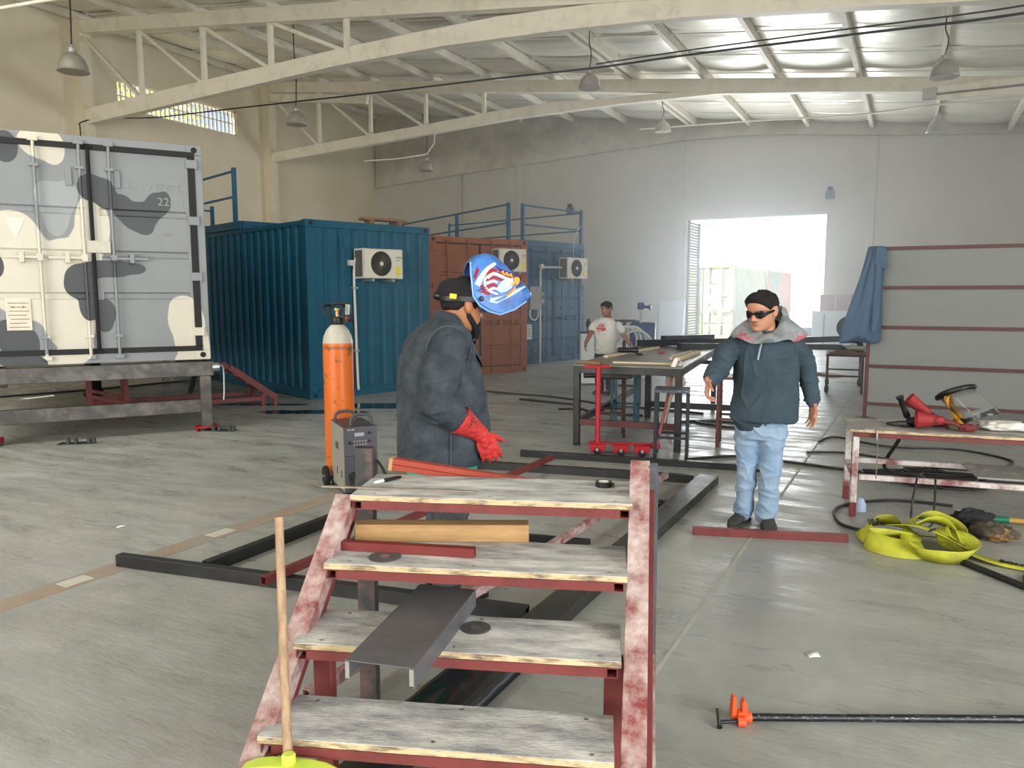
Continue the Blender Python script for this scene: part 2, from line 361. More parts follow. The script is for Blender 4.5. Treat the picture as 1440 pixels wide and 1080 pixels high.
# small wall sensors
for i, (x, y, z) in enumerate(((-2.57, YB - .06, 4.9), (-11.5, YB - .06, 4.86))):
    a = thing('wall_sensor', ['dark grey sensor box with a small lens high above the gateway', 'small black box high on the back wall above the far blue container'][i], 'sensor', (x, y, z))
    MB().box((-.12, -.08, -.16), (.12, .06, .08)).build('housing', mat('slate_plastic', '#4d5666', .6), a, bevel=.01)
    MB().box((-.07, -.1, .08), (.07, .0, .2)).build('bracket', M_black, a)

# high-bay lamps hanging from the purlins
def bay_lamp():
    r = thing('pendant_lamp', '', 'lamp')
    MB().lathe([(.235, 0), (.228, .02), (.215, .1), (.18, .19), (.12, .255), (.07, .28), (.065, .30)], n=28).build('shade', M_alu, r, smooth=50, solid=.006)
    MB().lathe([(.24, -.012), (.247, 0), (.24, .012)], n=28).build('rim', M_alu, r, smooth=50)
    MB().lathe([(.07, .29), (.07, .36), (.03, .38), (.02, .42)], n=14).build('socket_cap', M_galv, r, smooth=40)
    MB().lathe([(0, .03), (.05, .05), (.06, .12), (.03, .22), (.025, .28)], n=14).build('bulb', mat('frosted_glass', '#dcd9cf', .35), r, smooth=60)
    MB().tube(spline([(0, 0, .42), (.03, 0, .6), (-.03, .02, .8), (0, 0, 1.0)], 5), .012, 6).build('cord', M_black, r)
    return r
lamps = [((-12.39, 8.11, 5.33), 'aluminium pendant lamp in front of the left wall, nearest the corner above the camouflage container'),
         ((-12.92, 13.79, 5.63), 'aluminium pendant lamp hanging beside the column to the right of the barred window'),
         ((-13.86, 20.51, 5.61), 'small pendant lamp hanging low on a long cord before the shaded back wall'),
         ((-6.44, 15.79, 6.12), 'pendant lamp hanging from the doubled purlin in front of the middle of the second truss'),
         ((-6.95, 22.83, 6.56), 'hazy pendant lamp hanging from the doubled purlin beyond the second truss'),
         ((.24, 16.02, 5.55), 'aluminium pendant lamp near the junction box of the long strip light'),
         ((.24, 20.73, 5.46), 'hazy pendant lamp before the back wall, behind the lamp by the strip light')]
proto = bay_lamp()
for i, (p, lab) in enumerate(lamps):
    o = proto if i == 0 else copy_tree(proto)
    o.location = p; o['label'] = lab; o['group'] = 'pendant lamps under the roof'
    h = zr(p[0]) + .1 - p[2]
    for ch in o.children:
        if ch.name.startswith('cord'): ch.scale = (1, 1, 1); ch.data = MB().tube(spline([(0, 0, .42), (.03, 0, .42 + (h - .42) * .3), (-.03, .02, .42 + (h - .42) * .6), (0, 0, h)], 5), .012, 6).mesh('cord'); ch.data.materials.append(M_black)
# strip light / cable tray on the second truss
a = thing('cable_tray', 'cream cable tray with a grey junction box on the second truss', 'cable tray', (.05, 20.15, 6.05))
MB().box((.12, -.06, .0), (6.0, .06, .3)).build('tray', M_white, a); MB().box((.12, -.09, .1), (6.0, -.06, .14)).build('groove', mat('grey_seam', '#77736a', .7), a)
MB().box((-.16, -.12, .02), (.12, .04, .26)).build('junction_box', M_galv, a, bevel=.01)
a = thing('cable_tray', 'short cream cable tray with an end cap on the second truss', 'cable tray', (-20.0, 20.15, 8.35))
MB().bar((0, 0, .1), (4.1, 0, -.42), .1, .26).build('tray', M_white, a); MB().bar((4.1, 0, -.42), (4.16, 0, -.43), .13, .3).build('end_cap', M_white, a)
def cable(name, pts, r, m, label, cat='cable', k=10, group=None):
    o = MB().tube(spline(pts, k), r, 6).build(name, m, smooth=60); return tag(o, label, cat, group)
cable('power_cable', [(-19.6, 14.9, 6.7), (-18.88, 14.92, 6.66), (-15.48, 14.45, 6.42), (-10.64, 13.8, 6.07), (-7.23, 13.14, 5.78), (-5.2, 13.09, 5.69), (-3.59, 12.8, 5.59), (-.96, 11.93, 5.27), (1.01, 11.84, 5.2), (3.0, 11.84, 5.3)], .018, M_cable, 'long black power cable sagging across the hall under the roof')
cable('power_cable', [(-5.2, 13.05, 5.74), (-3.59, 12.76, 5.65), (-.96, 11.89, 5.34), (1.01, 11.8, 5.28), (3.0, 11.8, 5.4)], .012, M_cable, 'thin second black cable running beside the long sagging one')
cable('steel_conduit', [(-7.73, 23.05, 6.74), (-4.27, 22.62, 6.55), (-1.57, 20.65, 6.02), (.2, 18.19, 5.54), (1.51, 16.62, 5.19), (3.0, 15.2, 4.9)], .022, M_white, 'thin white conduit crossing below the roof before the back wall', 'conduit')
cable('steel_conduit', [(-11.89, 6.17, 5.52), (-11.2, 7.1, 5.92), (-10.6, 7.8, 6.2)], .025, M_white, 'white conduit crossing the top corner above the first pendant lamp', 'conduit')
cable('steel_conduit', [(-13.93, 17.53, 5.46), (-13.51, 20.01, 6.0), (-13.4, 20.3, 6.68)], .02, M_white, 'short white pipe hanging below the second truss by a pendant lamp', 'conduit', 2)
cable('power_cable', [(-20.1, 13.25, 4.0), (-20.1, 13.25, 5.99), (-20.1, 13.31, 6.33), (-19.9, 13.86, 6.5), (-19.6, 14.9, 6.7)], .016, M_cable, 'black cable dropping from the first truss onto the left column')

# outside
M_out = mat('sunlit_yard_concrete', '#cfcabd', .9, var=.08, scale=.5)
MB().box((-60, YB + .3, -.35), (60, 140, -.02)).build('ground', M_out, kind='structure')
MB().box((-70, -60, -.4), (XL - .3, 140, -.02)).build('ground', M_out, kind='structure')
a = thing('white_building', 'large pale sunlit warehouse front beyond the yard containers', 'building', (-12, 62, 0))
M_wb = mat('chalk_white_wall', '#efede8', .9, var=.03)
MB().box((-26, 0, 0), (26, 10, 7.2)).build('wall', M_wb, a); MB().box((-27, -1, 7.2), (27, 11, 7.6)).build('roof', M_wb, a)

def tree(x, y, h, r, label, hue, n=1500, seed=0):
    rn = random.Random(seed); a = thing('tree', label, 'tree', (x, y, -.02), 0, 'trees outside the hall')
    MB().tube([(0, 0, 0), (.1, .05, h * .35), (0, -.1, h * .7)], [.18, .13, .05], 8).build('trunk', mat('bark', '#6b5a48', .9), a)
    mb = MB()
    for i in range(n):
        d = unit(V(rn.gauss(0, 1), rn.gauss(0, 1), rn.gauss(0, 1))); c = V(0, 0, h * .68) + d * V(r, r, h * .34) * (rn.random() ** .4)
        s = .1 + .1 * rn.random(); t1 = unit(V(rn.gauss(0, 1), rn.gauss(0, 1), rn.gauss(0, 1))); _, s1, u1 = frame_of(t1)
        mb.add([c - s1 * s, c - u1 * s * .5, c + s1 * s, c + u1 * s * .5], [(0, 1, 2, 3)])
    m = mat('leaf_' + hue[1:], hue, .6, var=.3, scale=1.5); m.node_tree.nodes['Principled BSDF'].inputs['Subsurface Weight'].default_value = 0
    mb.build('foliage', m, a, kind='stuff')
for i, (x, y, h, r, hue, lab) in enumerate([(-23.8, 13.9, 10.5, 1.2, '#bccb7c', 'leafy green tree seen through the first bars of the high window'), (-24.0, 16.6, 9.5, 1.25, '#d8cf74', 'yellow-green tree seen through the middle of the high window'),
        (-24.0, 19.3, 10, 1.25, '#c4d190', 'pale green tree seen through the far end of the high window'),
        (-16.5, 82, 10.5, 4.0, '#c2a95a', 'sunlit yellowish tree above the pale building, left in the gateway'), (-9, 82, 9.3, 3.2, '#cbb05c', 'low yellowish tree above the pale building, middle of the gateway'),
        (-1.5, 82, 10.2, 2.4, '#cfae45', 'yellow tree above the pale building, right in the gateway')]):
    tree(x, y, h, r, lab, hue, seed=i)

# welding haze hanging in the far half of the hall
hm = bpy.data.materials.new('welding_haze'); hm.use_nodes = True; ht = hm.node_tree; ht.nodes.remove(ht.nodes['Principled BSDF'])
hv = nd(ht, 'ShaderNodeVolumeScatter'); hv.inputs['Color'].default_value = (.86, .93, 1, 1); hv.inputs['Density'].default_value = .025; hv.inputs['Anisotropy'].default_value = .35
ht.links.new(hv.outputs[0], ht.nodes['Material Output'].inputs['Volume'])
o = MB().box((-8.2, 8.4, .03), (2.2, 26.2, 5.9)).build('welding_haze', hm, kind='stuff'); tag(o, 'thin bluish welding haze hanging in front of the gateway', 'haze')
# ------------------------------------------------------------------ shipping containers
def paint(name, col, rust='#5a4030'):
    return mat(name, col, .5, var=.08, scale=3, second=tuple(c * .75 for c in S(col)), sscale=2.5, samt=.3, sharp=.3, spec=.4)
def corrugated(axis, a0, a1, z0, z1, off, depth, pitch, sgn, slot=.32):
    """trapezoid sheet; axis 'x' runs along x at y=off, axis 'y' along y at x=off; grooves go depth in direction sgn"""
    pts = []; a = a0; n = max(1, round((a1 - a0) / pitch)); p = (a1 - a0) / n
    for i in range(n):
        b = a0 + i * p; g = p * slot; sl = min(.03, p * .16)
        pts += [(b, 0), (b + p - g - 2 * sl, 0), (b + p - g - sl, depth), (b + p - sl, depth)]
    pts.append((a1, 0)); vs = []
    for z in (z0, z1):
        for q, e in pts: vs.append((q, off + sgn * e, z) if axis == 'x' else (off + sgn * e, q, z))
    N = len(pts); return MB().add(vs, [(i, i + 1, N + i + 1, N + i) for i in range(N - 1)])
def container(name, label, loc, rz, m, H=2.896, L=6.06, W=2.438, doors=True, cat='container', group=None, gasket=None, rods=None, front_pitch=.26, deep=.035, rodx=(.36, .92), rodr=None, bandf=(.16, .36, .56, .76), gw=.022):
    r = thing(name, label, cat, loc, rz, group); gasket = gasket or M_rubber; rods = rods or m
    cw = .16
    cast = MB()
    cme = MB().box((0, 0, 0), (.178, .162, .118)).mesh('corner_casting'); cme.materials.append(m)
    hole = MB().lathe([(.035, -.002), (.035, .004)], (0.089, -.001, .06), (0, -1, 0), n=12).mesh('casting_hole'); hole.materials.append(M_ink)
    for x in (0, W - .178):
        for y in (0, L - .162):
            for z in (0, H - .118):
                c = put('corner_casting', cme, r, .006, loc=(x, y, z))
                if y == 0: put('casting_hole', hole, c)
    for x in (.0, W - .16):
        for y in (.004, L - .12):
            MB().box((x, y, .118), (x + .16, y + .12, H - .118)).build('corner_post', m, r, .006)
    for y in (.01, L - .13):
        MB().box((.178, y, H - .13 + .012), (W - .178, y + .12, H)).build('top_rail', m, r, .005)
        MB().box((.178, y, .0), (W - .178, y + .12, .15)).build('bottom_rail', m, r, .005)
    for x in (.01, W - .07):
        MB().box((x, .16, H - .09), (x + .06, L - .16, H - .01)).build('top_rail', m, r, .005)
        mb = MB().box((x, .16, .01), (x + .06, L - .16, .16)); mb.build('bottom_rail', m, r, .005)
    for x in (-.002, W + .002):   # forklift pockets
        for y in (2.0, 3.7): MB().box((x - .002, y, .03), (x + .002, y + .35, .14)).build('fork_pocket', M_ink, r)
    corrugated('y', .12, L - .12, .15, H - .09, .02, .036, .28, 1, .35).build('side_panel', m, r)
    corrugated('y', .12, L - .12, .15, H - .09, W - .02, .036, .28, -1, .35).build('side_panel', m, r)
    MB().box((.05, .1, H - .05), (W - .05, L - .1, H - .02)).build('roof_panel', m, r)
    MB().box((.05, .3, .15), (W - .05, L - .1, .17)).build('floor_panel', mat('container_floor', '#5f4a35', .8), r)
    corrugated('x', .16, W - .16, .15, H - .12, L - .03, .036, .26, -1, .35).build('end_panel', m, r)
    MB().box((.16, .2, .15), (W - .16, .24, H - .12)).build('bulkhead', m, r)
    if not doors:
        corrugated('x', .16, W - .16, .15, H - .118, .03, deep, front_pitch, 1, .24).build('end_panel', m, r)
        for x in (.62, W - .7):
            for z in (H - .42,): MB().box((x, .02, z), (x + .05, .05, z + .2)).build('vent', m, r, .006)
        return r
    x_in = .155
    for side in (0, 1):
        d = bpy.data.objects.new('door', None); COL.objects.link(d); d.parent = r; d.empty_display_size = .1
        x0, x1 = (x_in, W / 2 - .012) if side == 0 else (W / 2 + .012, W - x_in)
        z0, z1 = .16, H - .135
        d.location = (0, 0, 0)
        me = MB(); zs = [z0]; nb = 5
        hh = (z1 - z0)
        bands = [(z0 + hh * k - .045, z0 + hh * k + .045) for k in bandf]
        # flat skin with pressed-in horizontal bands
        prev = z0; inx0, inx1 = x0 + .07, x1 - .05
        me.box((x0, .03, z0), (inx0, .06, z1)); me.box((inx1, .03, z0), (x1, .06, z1))
        for b0, b1 in bands + [(z1, z1)]:
            me.box((inx0, .034, prev), (inx1, .06, b0))
            if b1 > b0: me.add([(inx0, .034, b0), (inx1, .034, b0), (inx1, .06, b0 + .018), (inx0, .06, b0 + .018), (inx1, .06, b1 - .018), (inx0, .06, b1 - .018), (inx1, .034, b1), (inx0, .034, b1), ], [(0, 1, 2, 3), (3, 2, 4, 5), (5, 4, 6, 7)])
            prev = b1
        me.build('door_panel', m, d)
        g = gw
        gh, gy = max(.03, g * .75), (.02 if g < .04 else -.003)
        gk = MB().box((x0 - g, gy, z0 - gh), (x1 + g, .034, z0 + .012)).box((x0 - g, gy, z1 - .012), (x1 + g, .034, z1 + gh)).box((x0 - g if side == 0 else x0 - .03, gy, z0), (x0 + .01, .034, z1)).box((x1 - .01, gy, z0), (x1 + g if side else x1 + .03, .034, z1))
        gk.build('gasket', gasket, d)
        for k in range(4):
            z = z0 + hh * (.06 + .293 * k); xh = x0 - .1 if side == 0 else x1 - .03
            MB().box((xh, -.012, z), (xh + .13, .03, z + .1)).cyl((xh + (.015 if side == 0 else .115), -.014, z - .01), (xh + (.015 if side == 0 else .115), -.014, z + .11), .016, 8).build('hinge', m, d, .004)
        for k, fx in enumerate(rodx if side == 0 else (rodr or rodx)):
            x = (W / 2 - (W / 2 - .06) * (fx if side == 0 else 0)) if False else None
            xx = fx if side == 0 else (fx if rodr else W - fx)
            MB().cyl((xx, -.012, .06), (xx, -.012, H - .05), .017, 10).build('lock_rod', rods, d, smooth=40)
            for z in (.05, H - .1): MB().box((xx - .05, -.035, z), (xx + .05, .02, z + .05)).build('rod_keeper', rods, d, .004)
            for z in (z0 + .14, H * .47, z1 - .24): MB().box((xx - .045, -.03, z), (xx + .045, .035, z + .035)).build('rod_bracket', rods, d, .004)
            zh = H * (.385 if H > 2.7 else .47); dx = -.36 if side == 0 else .36
            dx = -dx if k == 1 and False else dx
            MB().bar((xx, -.045, zh), (xx + dx * (1 if (side == 0) else 1), -.045, zh), .012, .028).box((xx - .03, -.06, zh - .04), (xx + .03, -.01, zh + .04)).box((xx + dx * .5 - .02, -.06, zh - .06), (xx + dx * .5 + .03, .03, zh + .06)).build('lock_handle', rods, d, .003)
    return r

def az(deg): return R(90 - deg)      # heading clockwise from +Y -> rotation of local +X
M_teal = paint('teal_paint', '#07566f'); M_terra = paint('terracotta_paint', '#96562f'); M_teal2 = paint('teal_paint_pale', '#1a5876')
M_ac = mat('ivory_enamel', '#d8d4c4', .45, var=.03); M_dark_grille = mat('dark_grille', '#5b574d', .6); M_conduit = mat('white_conduit', '#d9d8d2', .5, var=.03)
blue1 = container('shipping_container', 'dark teal container with corrugated end wall carrying an air conditioner, nearest of the coloured three', (-8.61, 9.32, 0), az(19.1), M_teal, doors=False)
orange = container('shipping_container', 'terracotta brown container with closed double doors between two blue ones', (-7.70 - 2.3 * math.sin(R(28)), 15.09 - 2.3 * math.cos(R(28)), 0), az(28), M_terra, rodx=(.42, .92), L=5.7)
ang2 = math.degrees(math.atan2(.67, 2.42))
blue2 = container('shipping_container', 'blue container with double doors, conduit and electrical box, farthest of the coloured three', (-8.47, 16.59, 0), az(ang2), M_teal2, rodx=(.38, .93))

def ac_unit(label, host, x, z, W=.86, H=.52, D=.28):
    """stands off the front (local y = 0) of a container"""
    a = thing('air_conditioner', label, 'air conditioner', (0, 0, 0), 0, 'outdoor air conditioners on the containers')
    M = host.matrix_basis if False else Matrix.Translation(host.location) @ Matrix.Rotation(host.rotation_euler[2], 4, 'Z')
    a.location = M @ Vector((x, -.03 - D, z)); a.rotation_euler = (0, 0, host.rotation_euler[2])
    cx, cz, rr = W * .45, H * .5, H * .42
    body = MB(); n = 28
    ring = [(cx + rr * math.cos(2*PI*k/n), cz + rr * math.sin(2*PI*k/n)) for k in range(n)]
    body.box((0, .012, 0), (W, D, H))
    vs = [(p[0], 0, p[1]) for p in ring]; outer = []
    for k in range(n):
        c, s = math.cos(2*PI*k/n), math.sin(2*PI*k/n); tmax = min((W - cx if c > 0 else cx) / max(abs(c), 1e-6), (cz) / max(abs(s), 1e-6)); outer.append((cx + c * tmax, 0, cz + s * tmax))
    body.add(vs + outer, [(k, (k + 1) % n, n + (k + 1) % n, n + k) for k in range(n)])
    body.box((0, 0, 0), (W, .012, .012)).box((0, 0, H - .012), (W, .012, H)).box((0, 0, 0), (.012, .012, H)).box((W - .012, 0, 0), (W, .012, H))
    body.build('casing', M_ac, a)
    MB().lathe([(0, 0), (rr, 0)], (cx, .011, cz), (0, -1, 0), n=28).build('fan_recess', M_ink, a)
    g = MB()
    for k in range(26):
        a0 = 2 * PI * k / 26; pts = [(cx + q * math.cos(a0 + 1.1 * (q / rr)), -.004, cz + q * math.sin(a0 + 1.1 * (q / rr))) for q in (rr * .16, rr * .45, rr * .75, rr * .99)]
        g.tube(pts, .006, 4)
    g.build('fan_guard', M_dark_grille, a)
    MB().lathe([(rr * .17, -.002), (rr * .17, .012), (0, .014)], (cx, 0, cz), (0, -1, 0), n=16).build('fan_hub', M_ac, a)
    MB().box((-.004, .03, .03), (.0, D - .03, H - .03)).build('side_louvre', M_dark_grille, a)
    MB().box((W * .82, -.004, H * .13), (W * .93, .0, H * .42)).build('energy_label', M_yellow, a)
    text('evolva', .05, M_ink, a, (W * .81, -.003, H * .7), (R(90), 0, 0)); MB().box((W * .84, -.003, H * .62), (W * .92, 0, H * .64)).build('printed_line', M_dark_grille, a)
    for xx in (W * .2, W * .72): MB().box((xx, -.02, -.05), (xx + .04, D + .03, -.01)).build('bracket', M_galv, a)
    return a
ac_unit('ivory air conditioner on the nearest dark teal container', blue1, .85, 1.97, W=.78, H=.49)
ac_unit('ivory air conditioner on the terracotta container, partly behind the raised helmet', orange, 1.49, 2.19, W=.70, H=.49)
ac_unit('ivory air conditioner on the farthest blue container, beside the conduit', blue2, 1.36, 2.12, W=.82, H=.53)
def on_front(host, name, label, cat, x, z, group=None):
    a = thing(name, label, cat, (0, 0, 0), host.rotation_euler[2], group)
    a.location = (Matrix.Translation(host.location) @ Matrix.Rotation(host.rotation_euler[2], 4, 'Z')) @ Vector((x, 0, z)); return a
a = on_front(blue1, 'drain_pipe', 'white drain pipe running down the end wall of the dark teal container', 'pipe', .84, 0)
MB().tube(spline([(.08, -.12, 2.44), (.09, -.16, 2.33), (.0, -.05, 2.2), (0, -.05, 1.2), (.02, -.05, .2), (.02, -.07, .13)], 5), .022, 8).build('pipe', M_conduit, a, smooth=50)
for z in (.75, 1.8): MB().box((-.05, -.07, z), (.05, 0, z + .03)).build('pipe_clip', M_galv, a)
MB().box((-.1, -.09, 2.18), (-.02, -.0, 2.27)).build('joint_box', M_conduit, a)
a = on_front(blue2, 'conduit_run', 'white conduit with a round elbow running down the far blue container', 'conduit', .6, 0)
MB().tube([(0, -.06, .03), (0, -.06, 2.28), (.03, -.06, 2.36), (.1, -.07, 2.39), (.98, -.12, 2.4)], .026, 8).build('pipe', M_conduit, a, smooth=50)
MB().lathe([(.06, -.04), (.06, .04)], (.05, -.06, 2.41), (0, -1, 0), n=14).build('elbow_box', M_conduit, a)
a = on_front(blue2, 'electrical_box', 'grey electrical cabinet with a looped white hose on the far blue container', 'electrical box', .08, 1.35)
MB().box((0, -.2, 0), (.4, -.04, .56)).build('cabinet', mat('cabinet_grey', '#8a8d8b', .5), a, .008)
MB().tube(spline([(.08, -.12, 0), (.08, -.12, -.16), (.2, -.14, -.26), (.36, -.12, -.18), (.38, -.12, .02), (.38, -.12, .1)], 6), .02, 7).build('hose', M_conduit, a, smooth=50)
a = on_front(blue2, 'switch_box', 'small grey switch box on the conduit of the far blue container', 'switch', .52, 1.5)
MB().box((0, -.16, 0), (.13, -.08, .27)).build('housing', mat('cabinet_grey', '#8a8d8b', .5), a, .008)
MB().box((.02, -.165, .1), (.11, -.16, .2)).build('switch_plate', M_dark_grille, a)
a = on_front(blue2, 'warning_placard', 'small white placard low on the left door of the far blue container', 'sign', .12, .62)
MB().box((0, -.045, 0), (.2, .025, .36)).build('plate', M_paperwhite, a)
for k in range(5): MB().box((.03, -.047, .05 + k * .05), (.17 - .02 * (k % 2), -.045, .065 + k * .05)).build('printed_line', M_dark_grille, a)
MB().prism([(0, 0), (.05, 0), (.025, .05)], (.03, -.046, .3), (1, 0, 0), (0, 0, 1), -.001).build('symbol', M_ink, a); MB().prism([(0, 0), (.05, 0), (.025, .05)], (.12, -.046, .3), (1, 0, 0), (0, 0, 1), -.001).build('symbol', M_ink, a)

# ---- roof decks with railings
def deck(name, label, host, x0, x1, y0, y1, H, th=.14, posts=(), rails=(), cat='railing', m=None):
    m = m or M_teal2
    a = on_front(host, name, label, cat, 0, 0); a.location.z = H
    if th:
        for (p, q) in (((x0, y0), (x1, y0)), ((x1, y0), (x1, y1)), ((x1, y1), (x0, y1)), ((x0, y1), (x0, y0))):
            MB().bar((*p, th / 2), (*q, th / 2), .08, th).build('deck_beam', m, a)
        for k in range(1, 6): MB().bar((x0, y0 + (y1 - y0) * k / 6, th / 2), (x1, y0 + (y1 - y0) * k / 6, th / 2), .05, th * .7).build('deck_joist', m, a)
    for x, y, h in posts: MB().bar((x, y, th * .5), (x, y, h), .07, .07, up=(0, 1, 0)).build('post', m, a, .004)
    for p, q in rails: MB().bar(p, q, .035, .035).build('rail', m, a)
    return a
HC = 2.896
deck('roof_railing', 'teal railing on the roof of the nearest dark teal container, beside the camouflage container', blue1, .04, 2.38, 2.45, 5.95, HC,
     posts=[(.06, 2.75, 1.12), (.9, 5.9, .75), (.06, 5.9, 1.1)],
     rails=[((.06, 2.75, 1.06), (.06, 5.9, 1.06)), ((.06, 2.75, .6), (.06, 5.9, .6)), ((.06, 5.9, .65), (.9, 5.9, .65)), ((.06, 5.9, .3), (.9, 5.9, .3))])
deck('roof_railing', 'blue two-rail railing along the roof edge of the terracotta container', orange, 0, 0, 0, 0, HC, 0,
     posts=[(2.1, .25, .82), (2.1, 2.5, .78), (2.1, 5.5, .75)],
     rails=[((2.1, .25, .78), (2.1, 5.55, .74)), ((2.1, .25, .38), (2.1, 5.55, .34))])
deck('roof_railing', 'blue railed deck on the roof of the farthest blue container', blue2, .04, 2.4, .02, 5.95, HC, .14,
     posts=[(.08, .06, 1.0), (2.36, .06, 1.02), (2.36, 5.2, 1.0), (.08, 5.2, 1.0)],
     rails=[((.08, .06, .96), (2.36, .06, .96)), ((.08, .06, .5), (2.36, .06, .5)), ((2.36, .06, .94), (2.36, 5.2, .94)), ((2.36, .06, .48), (2.36, 5.2, .48))])
M_plank = mat('weathered_plank', '#8b6a4c', .8, var=.2, scale=4, stretch=(1, 8, 8))
a = on_front(blue1, 'wooden_plank', 'brown wooden plank lying on the roof of the nearest dark teal container', 'plank', 1.2, HC - .02)
tag(a, cat='plank'); MB().bar((.1, .45, .14), (.95, .35, .14), .2, .04).build('board', M_plank, a); MB().box((.2, .3, .0), (.28, .5, .12)).box((.75, .26, .0), (.83, .46, .12)).build('bearer', M_plank, a)
wire = cable('roof_wire', [tuple((Matrix.Translation(blue2.location) @ Matrix.Rotation(blue2.rotation_euler[2], 4, 'Z')) @ Vector(p)) for p in ((2.3, .02, 3.5), (1.9, -.1, 3.2), (1.85, -.1, 2.75))], .008, M_conduit, 'thin white wire dropping from the far railing to the air conditioner', 'wire')

# ---- the camouflage container on its steel frame
def camo_material():
    m = bpy.data.materials.new('camouflage_paint'); m.use_nodes = True; t = m.node_tree; L = t.links; b = t.nodes['Principled BSDF']; b.inputs['Roughness'].default_value = .55
    tc = nd(t, 'ShaderNodeTexCoord'); at = nd(t, 'ShaderNodeAttribute', attribute_name='paint'); src = at.outputs['Vector']
    def field(balls):
        prev = None
        for x, z, rx, rz in balls:
            s = nd(t, 'ShaderNodeVectorMath', operation='SUBTRACT'); L.new(src, s.inputs[0]); s.inputs[1].default_value = (x, 0, z)
            k = nd(t, 'ShaderNodeVectorMath', operation='MULTIPLY'); L.new(s.outputs[0], k.inputs[0]); k.inputs[1].default_value = (1 / rx, 0, 1 / rz)
            d = nd(t, 'ShaderNodeVectorMath', operation='DOT_PRODUCT'); L.new(k.outputs[0], d.inputs[0]); L.new(k.outputs[0], d.inputs[1])
            p = nd(t, 'ShaderNodeMath', operation='POWER'); L.new(d.outputs['Value'], p.inputs[0]); p.inputs[1].default_value = -2.0
            if prev is None: prev = p.outputs[0]
            else:
                ad = nd(t, 'ShaderNodeMath', operation='ADD'); L.new(prev, ad.inputs[0]); L.new(p.outputs[0], ad.inputs[1]); prev = ad.outputs[0]
        g = nd(t, 'ShaderNodeMapRange'); g.inputs['From Min'].default_value = .93; g.inputs['From Max'].default_value = 1.07; L.new(prev, g.inputs[0]); return g.outputs[0]
    n = nd(t, 'ShaderNodeTexNoise', Scale=5., Detail=6.); L.new(tc.outputs['Object'], n.inputs['Vector'])
    def mixc(a, bcol, fac):
        mx = nd(t, 'ShaderNodeMix', data_type='RGBA'); L.new(fac, mx.inputs['Factor'])
        if isinstance(a, tuple): mx.inputs['A'].default_value = (*a, 1)
        else: L.new(a, mx.inputs['A'])
        mx.inputs['B'].default_value = (*bcol, 1); return mx.outputs['Result']
    c = mixc(S('#85898c'), S('#cfcabb'), field(LIGHT))
    c = mixc(c, S('#9a9ea1'), field(MID)); c = mixc(c, S('#43464a'), field(DARK))
    r = nd(t, 'ShaderNodeValToRGB'); r.color_ramp.elements[0].color = (.9, .9, .9, 1); r.color_ramp.elements[1].color = (1.05, 1.05, 1.05, 1); L.new(n.outputs['Fac'], r.inputs[0])
    mu = nd(t, 'ShaderNodeMix', data_type='RGBA', blend_type='MULTIPLY'); mu.inputs['Factor'].default_value = 1; L.new(c, mu.inputs['A']); L.new(r.outputs[0], mu.inputs['B']); L.new(mu.outputs['Result'], b.inputs['Base Color'])
    return m
# blobs in metres on the door face: x from the left end, height, half width, half height
DARK = [(0.427, 2.411, 0.122, 0.169), (1.219, 2.025, 0.127, 0.148), (1.367, 1.962, 0.109, 0.165), (1.543, 1.827, 0.097, 0.129), (1.717, 1.713, 0.185, 0.169), (1.908, 1.864, 0.108, 0.139), (2.003, 1.911, 0.065, 0.109), (1.779, 1.575, 0.071, 0.062), (1.063, 1.014, 0.134, 0.128), (1.042, 0.9, 0.134, 0.136), (1.137, 0.672, 0.095, 0.168), (1.269, 1.099, 0.164, 0.091), (1.453, 1.102, 0.153, 0.092), (1.641, 1.105, 0.114, 0.062), (1.315, 0.588, 0.097, 0.154), (1.292, 0.438, 0.069, 0.07), (0.265, 1.113, 0.073, 0.129), (0.322, 0.361, 0.124, 0.161), (0.449, 0.263, 0.139, 0.133), (0.549, 0.236, 0.064, 0.149), (0.404, 0.08, 0.19, 0.104), (0.639, 0.014, 0.051, 0.06)]
LIGHT = [(0.775, 2.481, 0.204, 0.172), (0.884, 2.376, 0.09, 0.116), (0.622, 2.505, 0.062, 0.071), (0.453, 1.381, 0.251, 0.288), (0.401, 1.611, 0.161, 0.1), (0.762, 0.915, 0.328, 0.37), (0.49, 0.913, 0.318, 0.329), (0.925, 1.317, 0.118, 0.104), (1.082, 1.362, 0.093, 0.165), (1.213, 1.648, 0.148, 0.209), (1.146, 1.725, 0.053, 0.149), (1.331, 1.573, 0.061, 0.211), (0.944, 0.428, 0.227, 0.258), (1.037, 0.179, 0.108, 0.123), (0.852, 0.062, 0.199, 0.091), (1.211, 1.366, 0.108, 0.226), (0.991, 0.632, 0.147, 0.197), (2.175, 0.492, 0.197, 0.21), (2.228, 0.228, 0.184, 0.212), (2.343, 0.047, 0.124, 0.115), (2.15, 0.666, 0.136, 0.113), (2.259, 0.006, 0.216, 0.082)]
MID = [(0.865, 1.711, 0.13, 0.249), (0.902, 1.87, 0.156, 0.161), (0.769, 1.94, 0.089, 0.116), (0.997, 1.955, 0.092, 0.118)]
M_camo = camo_material()
ca = R(33.4); CX, CY = -7.77 - 2.438 * math.sin(ca), 6.65 - 2.438 * math.cos(ca)
camo = container('shipping_container', 'grey, white and charcoal camouflage-painted container raised on a steel frame', (CX, CY, .895), az(33.4), M_camo, H=2.591, rodx=(.69, 1.13), rodr=(1.43,), rods=M_camo, bandf=(.272, .484, .694), gw=.068)
bpy.context.view_layer.update()
inv = (Matrix.Translation(camo.location) @ Matrix.Rotation(camo.rotation_euler[2], 4, 'Z')).inverted()
